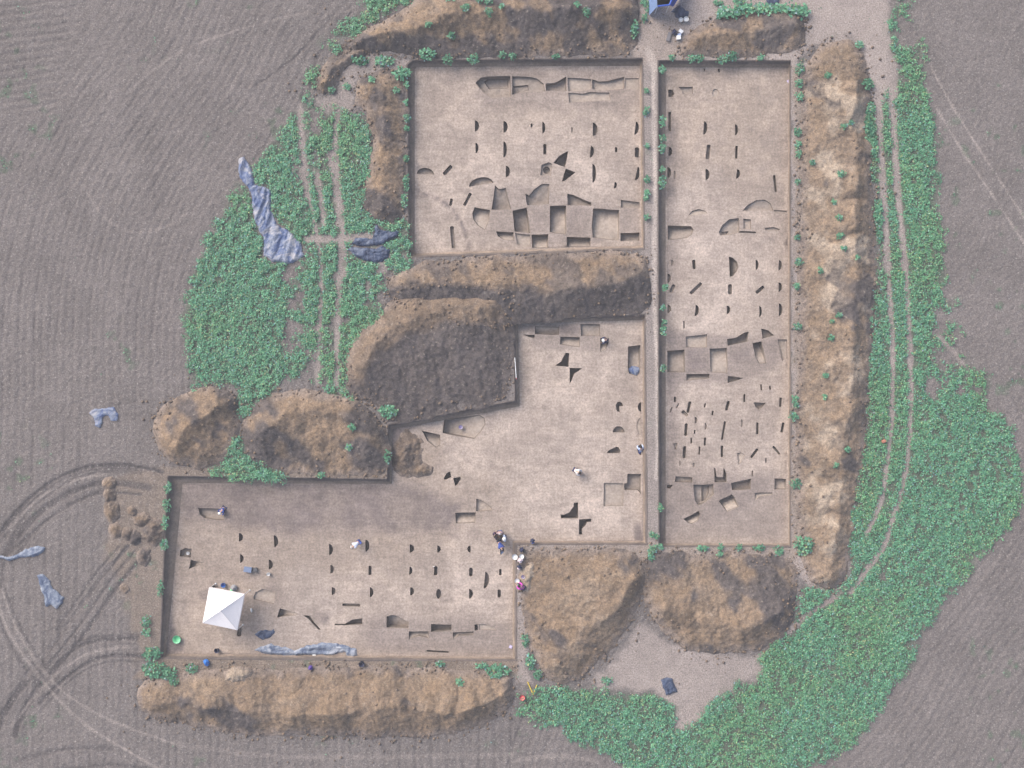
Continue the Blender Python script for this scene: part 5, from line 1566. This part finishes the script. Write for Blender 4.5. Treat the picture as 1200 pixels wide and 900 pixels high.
def bottle(px, py, where, rz, mat, label):
    o = bm_link(lathe([(0, 0), (.075, 0), (.08, .02), (.08, .22), (.03, .30), (.03, .34), (0, .345)], 14), 'bottle', mat, None, at(px, py, where), True)
    o.rotation_euler = (math.radians(90), 0, math.radians(rz)); o.location.z += .085
    tag(o, label, 'bottle')
bottle(294, 713, 'f', 10, white, 'white plastic bottle lying between the tent and five-sided pit')
bottle(223.5, 781, 'g', -10, lav, 'pale bottle lying on bank under lower left trench corner')

def stake(a, b, r, mat, label, name='marker_stake', cat='stake', band=None):
    c = (Vector(a) + Vector(b)) / 2
    root = empty(name, c)
    bm = bmesh.new(); bm_rod(bm, Vector(a) - c, Vector(b) - c, r, 8)
    bm_link(bm, 'shaft', mat, root)
    d = (Vector(b) - Vector(a)).normalized()
    bm = bmesh.new()
    bmesh.ops.create_cone(bm, cap_ends=True, segments=8, radius1=r, radius2=r * .15, depth=.12, matrix=Matrix.Translation(Vector(b) - c + d * .06) @ d.to_track_quat('Z', 'Y').to_matrix().to_4x4())
    bm_link(bm, 'tip', band or mat, root)
    return tag(root, label, cat)
x0, y0 = P(618.3, 799); x1, y1 = P(624.6, 813)
stake((x0, y0, .07), (x1, y1, .06), .045, yellow, 'longer yellow stake lying by pointed end of tan heap')
x0, y0 = P(629, 802.5); x1, y1 = P(625.4, 812)
stake((x0, y0, .07), (x1, y1, .12), .035, yellow, 'shorter yellow stake lying against the longer yellow stake')
x0, y0 = P(603.3, 419, .05); x1, y1 = P(605, 443, .05)
stake((x0, y0, .08), (x1, y1, .06), .035, steel, 'white surveying rod lying along dark mound at trench edge', 'surveying_rod', 'rod', pink_r)
x, y, z = at(1035, 517, 'g')
b = bmesh.new(); bm_box(b, (0, 0, .22), (.34, .26, .3), .3, .05)
tag(bm_link(b, 'clay_block', plain('red_clay', (.45, .20, .14)), None, (x, y, z)), 'small reddish clay block among crop by left wheel track', 'clay block')
x, y, z = at(508.7, 663.5, 'f')
b = bmesh.new(); bm_rod(b, (0, 0, 0), (0, 0, .5), .02); bm_box(b, (0, .02, .46), (.16, .02, .12), 0, .004)
tag(bm_link(b, 'site_marker', white, None, (x, y, z)), 'small white marker peg above a slot posthole', 'marker peg')

# ------------------------------------------------------------------ white tent
def tent():
    zf = ZF; ze = ZF + 1.95
    cor = [P(245, 688.6, ze), P(286.3, 696.6, ze), P(278, 738.5, ze), P(237.3, 730, ze)]
    cen = np.mean(cor, 0)
    root = empty('canopy_tent', (cen[0], cen[1], zf))
    L = [np.array([a - cen[0], b - cen[1]]) for a, b in cor]
    can = plain('white_canvas', (.84, .80, .81), rough=.75, var=.03, scale=3)
    n = 10
    V, F = [], []
    hp = .78
    for k in range(4):
        A, B = L[k], L[(k + 1) % 4]
        o = len(V)
        idx = {}
        for i in range(n + 1):
            for j in range(n + 1 - i):
                u, v = i / n, j / n
                q = A * u + B * v
                s = 1 - u - v                      # 1 at the peak
                sag = -0.30 * (u * v) * (1 - s * .5) - 0.10 * math.sin(math.pi * (u + v)) * (4 * u * v / max(1e-6, (u + v) ** 2))
                z = (ze - zf) + hp * s + sag * .45
                idx[i, j] = len(V); V.append((q[0], q[1], z))
        for i in range(n):
            for j in range(n - i):
                F.append((idx[i, j], idx[i + 1, j], idx[i, j + 1]))
                if j < n - i - 1: F.append((idx[i + 1, j], idx[i + 1, j + 1], idx[i, j + 1]))
    me = mesh_np('canopy', V, F, smooth=False)
    bm = bmesh.new(); bm.from_mesh(me); bmesh.ops.remove_doubles(bm, verts=bm.verts[:], dist=.002); bmesh.ops.recalc_face_normals(bm, faces=bm.faces[:])
    if sum(f.normal.z for f in bm.faces) < 0: bmesh.ops.reverse_faces(bm, faces=bm.faces[:])
    bm.to_mesh(me); bm.free()
    link('canopy', me, can, root)
    b = bmesh.new(); bmesh.ops.create_uvsphere(b, u_segments=10, v_segments=6, radius=.07, matrix=Matrix.Translation((0, 0, ze - zf + hp)))
    bm_link(b, 'peak_cap', plain('canvas_seam', (.66, .63, .66), rough=.7), root)
    for k in range(4):
        b = bmesh.new(); bm_rod(b, (0, 0, ze - zf + hp - .012), (*L[k], ze - zf - .012), .022, 6)
        bm_link(b, 'ridge_seam', plain('canvas_seam', (.66, .63, .66), rough=.7), root)
    for k in range(4):
        A, B = L[k], L[(k + 1) % 4]
        b = bmesh.new()
        vs = []
        for i in range(9):
            q = A + (B - A) * i / 8
            q2 = q * 1.004
            sag = -0.30 * .45 * (i / 8) * (1 - i / 8)
            vs.append((b.verts.new((q2[0], q2[1], ze - zf + sag - .004)), b.verts.new((q2[0] * 1.003, q2[1] * 1.003, ze - zf + sag - .24 - .02 * (i % 2)))))
        for p, q in zip(vs[:-1], vs[1:]): b.faces.new((p[0], p[1], q[1], q[0]))
        bm_link(b, 'valance', can, root)
        b = bmesh.new(); p = A * .985
        bm_rod(b, (p[0], p[1], 0), (p[0], p[1], ze - zf - .02), .03, 8)
        lg = bm_link(b, 'leg', steel, root)
        b = bmesh.new(); bm_box(b, (p[0], p[1], .012), (.13, .13, .02), 0, .004)
        bm_link(b, 'foot_plate', steel, lg)
        b = bmesh.new(); A2, B2 = A * .975, B * .975
        m = (A2 + B2) / 2
        zt = ze - zf
        bm_rod(b, (A2[0], A2[1], zt - .12), (m[0], m[1], zt - .32), .015, 6)
        bm_rod(b, (m[0], m[1], zt - .321), (B2[0], B2[1], zt - .121), .015, 6)
        bm_link(b, 'truss_bar', steel, root)
    tag(root, 'white square canopy tent standing in the lower left trench', 'tent')
tent()

# ------------------------------------------------------------------ blue canopy at the top edge
def blue_canopy():
    zt = 1.9
    q = [P(769.5, -22, zt), P(797, -24, zt), P(784.5, 6, zt), P(770.5, 7.5, zt)]
    c = np.mean(q, 0)
    root = empty('blue_canopy', (c[0], c[1], 0))
    L = [(a - c[0], b - c[1]) for a, b in q]
    cloth = plain('blue_tarp_cloth', (.035, .10, .46), rough=.5)
    pale = plain('pale_blue_cloth', (.32, .45, .72), rough=.5)
    def quad(pts, name, mat, th=.02):
        b = bmesh.new(); f = b.faces.new([b.verts.new(p) for p in pts])
        bmesh.ops.solidify(b, geom=[f], thickness=th)
        bm_link(b, name, mat, root)
    quad([(*L[3], zt), (*L[2], zt), (*L[1], zt), (*L[0], zt)], 'interior_shade_panel', plain('interior_shade', (.035, .035, .045)))  # near-black sheet stands in for the shade inside the open shelter
    fl = P(760.8, 18, .1); fl = (fl[0] - c[0], fl[1] - c[1])
    quad([(L[3][0] - .02, L[3][1], zt), (fl[0], fl[1], .1), (L[0][0] - .5, L[0][1], .1), (L[0][0] - .02, L[0][1], zt)], 'side_panel', pale)
    r0 = P(789, 8, .1); r1 = P(806, -20, .1)
    quad([(L[2][0] + .02, L[2][1], zt), (L[1][0] + .02, L[1][1], zt), (r1[0] - c[0], r1[1] - c[1], .1), (r0[0] - c[0], r0[1] - c[1], .1)], 'side_panel', cloth)
    b = bmesh.new(); bm_rod(b, (*L[3], zt + .06), (*L[2], zt + .06), .07, 8); bm_link(b, 'front_beam', cloth, root)
    b = bmesh.new(); bm_rod(b, (*L[2], zt + .062), (*L[1], zt + .062), .07, 8); bm_link(b, 'side_beam', cloth, root)
    for k in range(4):
        b = bmesh.new(); bm_rod(b, (L[k][0] * .97, L[k][1] * .97, 0), (L[k][0] * .97, L[k][1] * .97, zt - .03), .03, 8)
        bm_link(b, 'leg', steel, root)
    tag(root, 'blue canopy shelter with dark panel for its shaded inside at upper picture edge', 'canopy')
blue_canopy()

# ------------------------------------------------------------------ people
def skin(name, nodes, edges, mat, parent, root_i=0, sub=1):
    me = bpy.data.meshes.new(name)
    me.from_pydata([n[:3] for n in nodes], edges, [])
    o = bpy.data.objects.new(name, me); SC.collection.objects.link(o)
    md = o.modifiers.new('skin', 'SKIN'); md.use_smooth_shade = True
    if not me.skin_vertices: me.skin_vertices.new()
    for i, n in enumerate(nodes):
        d = me.skin_vertices[0].data[i]
        d.radius = (n[3], n[4] if len(n) > 4 else n[3]); d.use_root = (i == root_i)
    sd = o.modifiers.new('sub', 'SUBSURF'); sd.levels = sub; sd.render_levels = sub
    dg = bpy.context.evaluated_depsgraph_get()
    m2 = bpy.data.meshes.new_from_object(o.evaluated_get(dg))
    bpy.data.objects.remove(o, do_unlink=True)
    m2.name = name
    for p in m2.polygons: p.use_smooth = True
    m2.materials.clear()
    return link(name, m2, mat, parent)

SKINC = plain('skin_tone', (.52, .33, .25), rough=.6)
HAIR = {'dark': plain('dark_hair', (.02, .016, .014), rough=.7), 'grey': plain('grey_hair', (.40, .36, .36), rough=.8),
        'straw': plain('straw_hat', (.66, .56, .42), rough=.9), 'white': plain('white_cap', (.78, .78, .78), rough=.8), 'navy': plain('navy_cap', (.03, .04, .11), rough=.8)}
def person(px, py, where, heading, pose, top, trousers, head, label, hat=False):
    up = {'stand': 1.3, 'bend': .95, 'crouch': .7}[pose]
    base = ZF if where == 'f' else (0.0 if where == 'g' else ZF - where)
    x, y = P(px, py, base + up)
    if where == 'g': base = ground_at(x, y)
    root = empty('person', (x, y, base), math.radians(heading))
    if pose == 'stand':
        pv, sp, ch, nk, hd = (0, 0, .94), (0, .01, 1.16), (0, .02, 1.38), (0, .02, 1.50), (0, .05, 1.63)
        kn, an, to = [(s * .11, .03, .50) for s in (-1, 1)], [(s * .12, -.01, .09) for s in (-1, 1)], [(s * .14, .16, .04) for s in (-1, 1)]
        sh, el, wr = [(s * .19, .02, 1.41) for s in (-1, 1)], [(s * .27, .02, 1.14) for s in (-1, 1)], [(s * .22, .20, 1.00) for s in (-1, 1)]
    elif pose == 'bend':
        pv, sp, ch, nk, hd = (0, -.12, .86), (0, .10, .96), (0, .32, 1.02), (0, .43, 1.03), (0, .54, 1.00)
        kn, an, to = [(s * .13, .02, .47) for s in (-1, 1)], [(s * .15, -.08, .09) for s in (-1, 1)], [(s * .17, .09, .04) for s in (-1, 1)]
        sh, el, wr = [(s * .19, .33, .99) for s in (-1, 1)], [(s * .22, .42, .72) for s in (-1, 1)], [(s * .14, .50, .46) for s in (-1, 1)]
    else:
        pv, sp, ch, nk, hd = (0, -.18, .34), (0, -.06, .52), (0, .10, .70), (0, .17, .79), (0, .26, .87)
        kn, an, to = [(s * .17, .24, .45) for s in (-1, 1)], [(s * .15, -.02, .09) for s in (-1, 1)], [(s * .17, .13, .04) for s in (-1, 1)]
        sh, el, wr = [(s * .19, .10, .70) for s in (-1, 1)], [(s * .25, .26, .50) for s in (-1, 1)], [(s * .12, .46, .34) for s in (-1, 1)]
    V3 = Vector
    fw = (V3(hd) - V3(nk)).normalized()
    N = [(*pv, .15, .12), (*sp, .14, .10), (*ch, .15, .105), (*nk, .055), (*hd, .092), tuple(V3(hd) + fw * .09) + (.075,)]
    E = [(0, 1), (1, 2), (2, 3), (3, 4), (4, 5)]
    for i in (0, 1):
        a = len(N); s = (-1, 1)[i]
        N += [(pv[0] + s * .10, pv[1], pv[2] - .08, .095), (*kn[i], .062), (*an[i], .045), (*to[i], .04)]
        E += [(0, a), (a, a + 1), (a + 1, a + 2), (a + 2, a + 3)]
        a = len(N)
        w = V3(wr[i]); d = (w - V3(el[i])).normalized(); side = V3((-s, 0, 0))
        pm = w + d * .07
        N += [(*sh[i], .062), (*el[i], .046), (*wr[i], .030), (*pm, .036, .022)]
        E += [(2, a), (a, a + 1), (a + 1, a + 2), (a + 2, a + 3)]
        for k, ln in enumerate((.075, .09, .085, .065)):
            b = len(N)
            off = V3((0, 0, 0)) + side * (.027 - .018 * k)
            p1 = pm + off + d * .03; p2 = p1 + d * ln * .55 + V3((0, 0, -.01)); p3 = p2 + d * ln * .35 + V3((0, 0, -.025))
            N += [(*p1, .009), (*p2, .0085), (*p3, .007)]
            E += [(a + 3, b), (b, b + 1), (b + 1, b + 2)]
        b = len(N)
        p1 = w + d * .03 + side * .035; p2 = p1 + side * .03 + d * .03
        N += [(*p1, .011), (*p2, .009)]
        E += [(a + 2, b), (b, b + 1)]
    # nose
    b = len(N)
    face = V3((0, 1, 0)) - fw * V3((0, 1, 0)).dot(fw)
    if face.length < .2: face = V3((0, 0, -1)) - fw * V3((0, 0, -1)).dot(fw)
    face.normalize()
    nz = V3(hd) + face * .105 + fw * .01
    N.append((*nz, .016)); E.append((4, b))
    skin('body', N, E, SKINC, root)
    # clothes
    g = .02
    T = [(*(V3(pv) + (V3(sp) - V3(pv)) * .1), .16, .13), (*sp, .155, .12), (*ch, .165, .125), (*(V3(ch) + (V3(nk) - V3(ch)) * .6), .08)]
    TE = [(0, 1), (1, 2), (2, 3)]
    for i in (0, 1):
        a = len(T)
        T += [(*sh[i], .085), (*el[i], .066), (*(V3(el[i]) + (V3(wr[i]) - V3(el[i])) * .75), .05)]
        TE += [(2, a), (a, a + 1), (a + 1, a + 2)]
    skin('jacket', T, TE, top, root)
    T = [(*pv, .165, .135)]; TE = []
    for i in (0, 1):
        a = len(T); s = (-1, 1)[i]
        T += [(pv[0] + s * .10, pv[1], pv[2] - .08, .112), (*kn[i], .082), (*(V3(kn[i]) + (V3(an[i]) - V3(kn[i])) * .9), .062)]
        TE += [(0, a), (a, a + 1), (a + 1, a + 2)]
    skin('trousers', T, TE, trousers, root)
    for i in (0, 1):
        b = bmesh.new()
        p = (V3(an[i]) + V3(to[i])) / 2; p.z = .045
        bm_box(b, p, (.105, .28, .085), 0, .03)
        bm_link(b, 'shoe', dgrey, root, smooth=True)
    b = bmesh.new()
    q = fw.to_track_quat('Z', 'Y').to_matrix().to_4x4()
    cc = V3(hd) + fw * .035 - face * .012
    bmesh.ops.create_icosphere(b, subdivisions=3, radius=.122, matrix=Matrix.Translation(cc) @ q)
    dv = [v for v in b.verts if (v.co - cc).dot(fw) < -.01 and (v.co - cc).dot(face) > -.04]
    bmesh.ops.delete(b, geom=dv, context='VERTS')
    if hat:
        bmesh.ops.create_cone(b, cap_ends=True, segments=24, radius1=.165, radius2=.13, depth=.03, matrix=Matrix.Translation(cc + fw * .025) @ q)
    bm_link(b, 'hat' if hat else 'hair', HAIR[head], root, smooth=True)
    return tag(root, label, 'person')

jean = plain('denim', (.06, .08, .16), rough=.85)
person(580, 628, 'f', -70, 'stand', plain('plum_dark', (.055, .03, .075), rough=.8), black, 'dark', 'person in dark plum jacket at left of the standing group')
person(585.6, 624.3, 'f', 190, 'stand', plain('rosy_grey', (.34, .24, .27), rough=.8), jean, 'grey', 'grey-haired person in rosy grey top at back of group')
person(584.6, 631, 'f', 20, 'stand', black, dgrey, 'dark', 'person in black jacket in the middle of the group')
person(591.6, 630.8, 'f', 100, 'stand', plain('pale_blue_shirt', (.55, .64, .82), rough=.8), jean, 'white', 'person in pale blue shirt at right of the group', True)
person(585.6, 636.6, 'f', 200, 'bend', royal, navy, 'navy', 'person in royal blue jacket bending at front of group')
person(419, 636.5, 'f', 125, 'bend', plain('white_blue_shirt', (.60, .64, .78), rough=.8), royal, 'white', 'person in white shirt bending alone left of a posthole', True)
person(676, 552.3, 'f', 240, 'crouch', plain('white_shirt', (.78, .78, .80), rough=.8), navy, 'dark', 'person in white shirt crouching alone on the middle trench floor')
person(710.5, 398.5, .42, 100, 'crouch', navy, navy, 'white', 'person in navy with pale cap crouching in half-round pit', True)
person(260, 598, .28, 150, 'crouch', royal, navy, 'white', 'person in blue with pale hat crouching in tub-shaped pit', True)
person(751.2, 527, .45, 10, 'crouch', sky_b, royal, 'dark', 'person in light blue crouching in half-moon pit at right edge')
person(611.6, 688.5, 'g', 60, 'crouch', magenta, navy, 'dark', 'person in magenta jacket sitting low beside white bucket')

# ------------------------------------------------------------------ thin air between the drone and the ground
def haze():
    b = bmesh.new(); bm_box(b, (0, 0, 46.5), (1940, 1940, 97))
    m = bpy.data.materials.new('haze_air'); m.use_nodes = True
    t = m.node_tree
    for n in list(t.nodes): t.nodes.remove(n)
    o = t.nodes.new('ShaderNodeOutputMaterial'); v = t.nodes.new('ShaderNodeVolumePrincipled')
    v.inputs['Color'].default_value = (.93, .94, 1.0, 1)
    v.inputs['Density'].default_value = 0.0008
    v.inputs['Anisotropy'].default_value = 0.0
    t.links.new(v.outputs[0], o.inputs['Volume'])
    tag(bm_link(b, 'haze', m), 'thin pale haze between the drone and the ground', 'haze', kind='stuff')
haze()
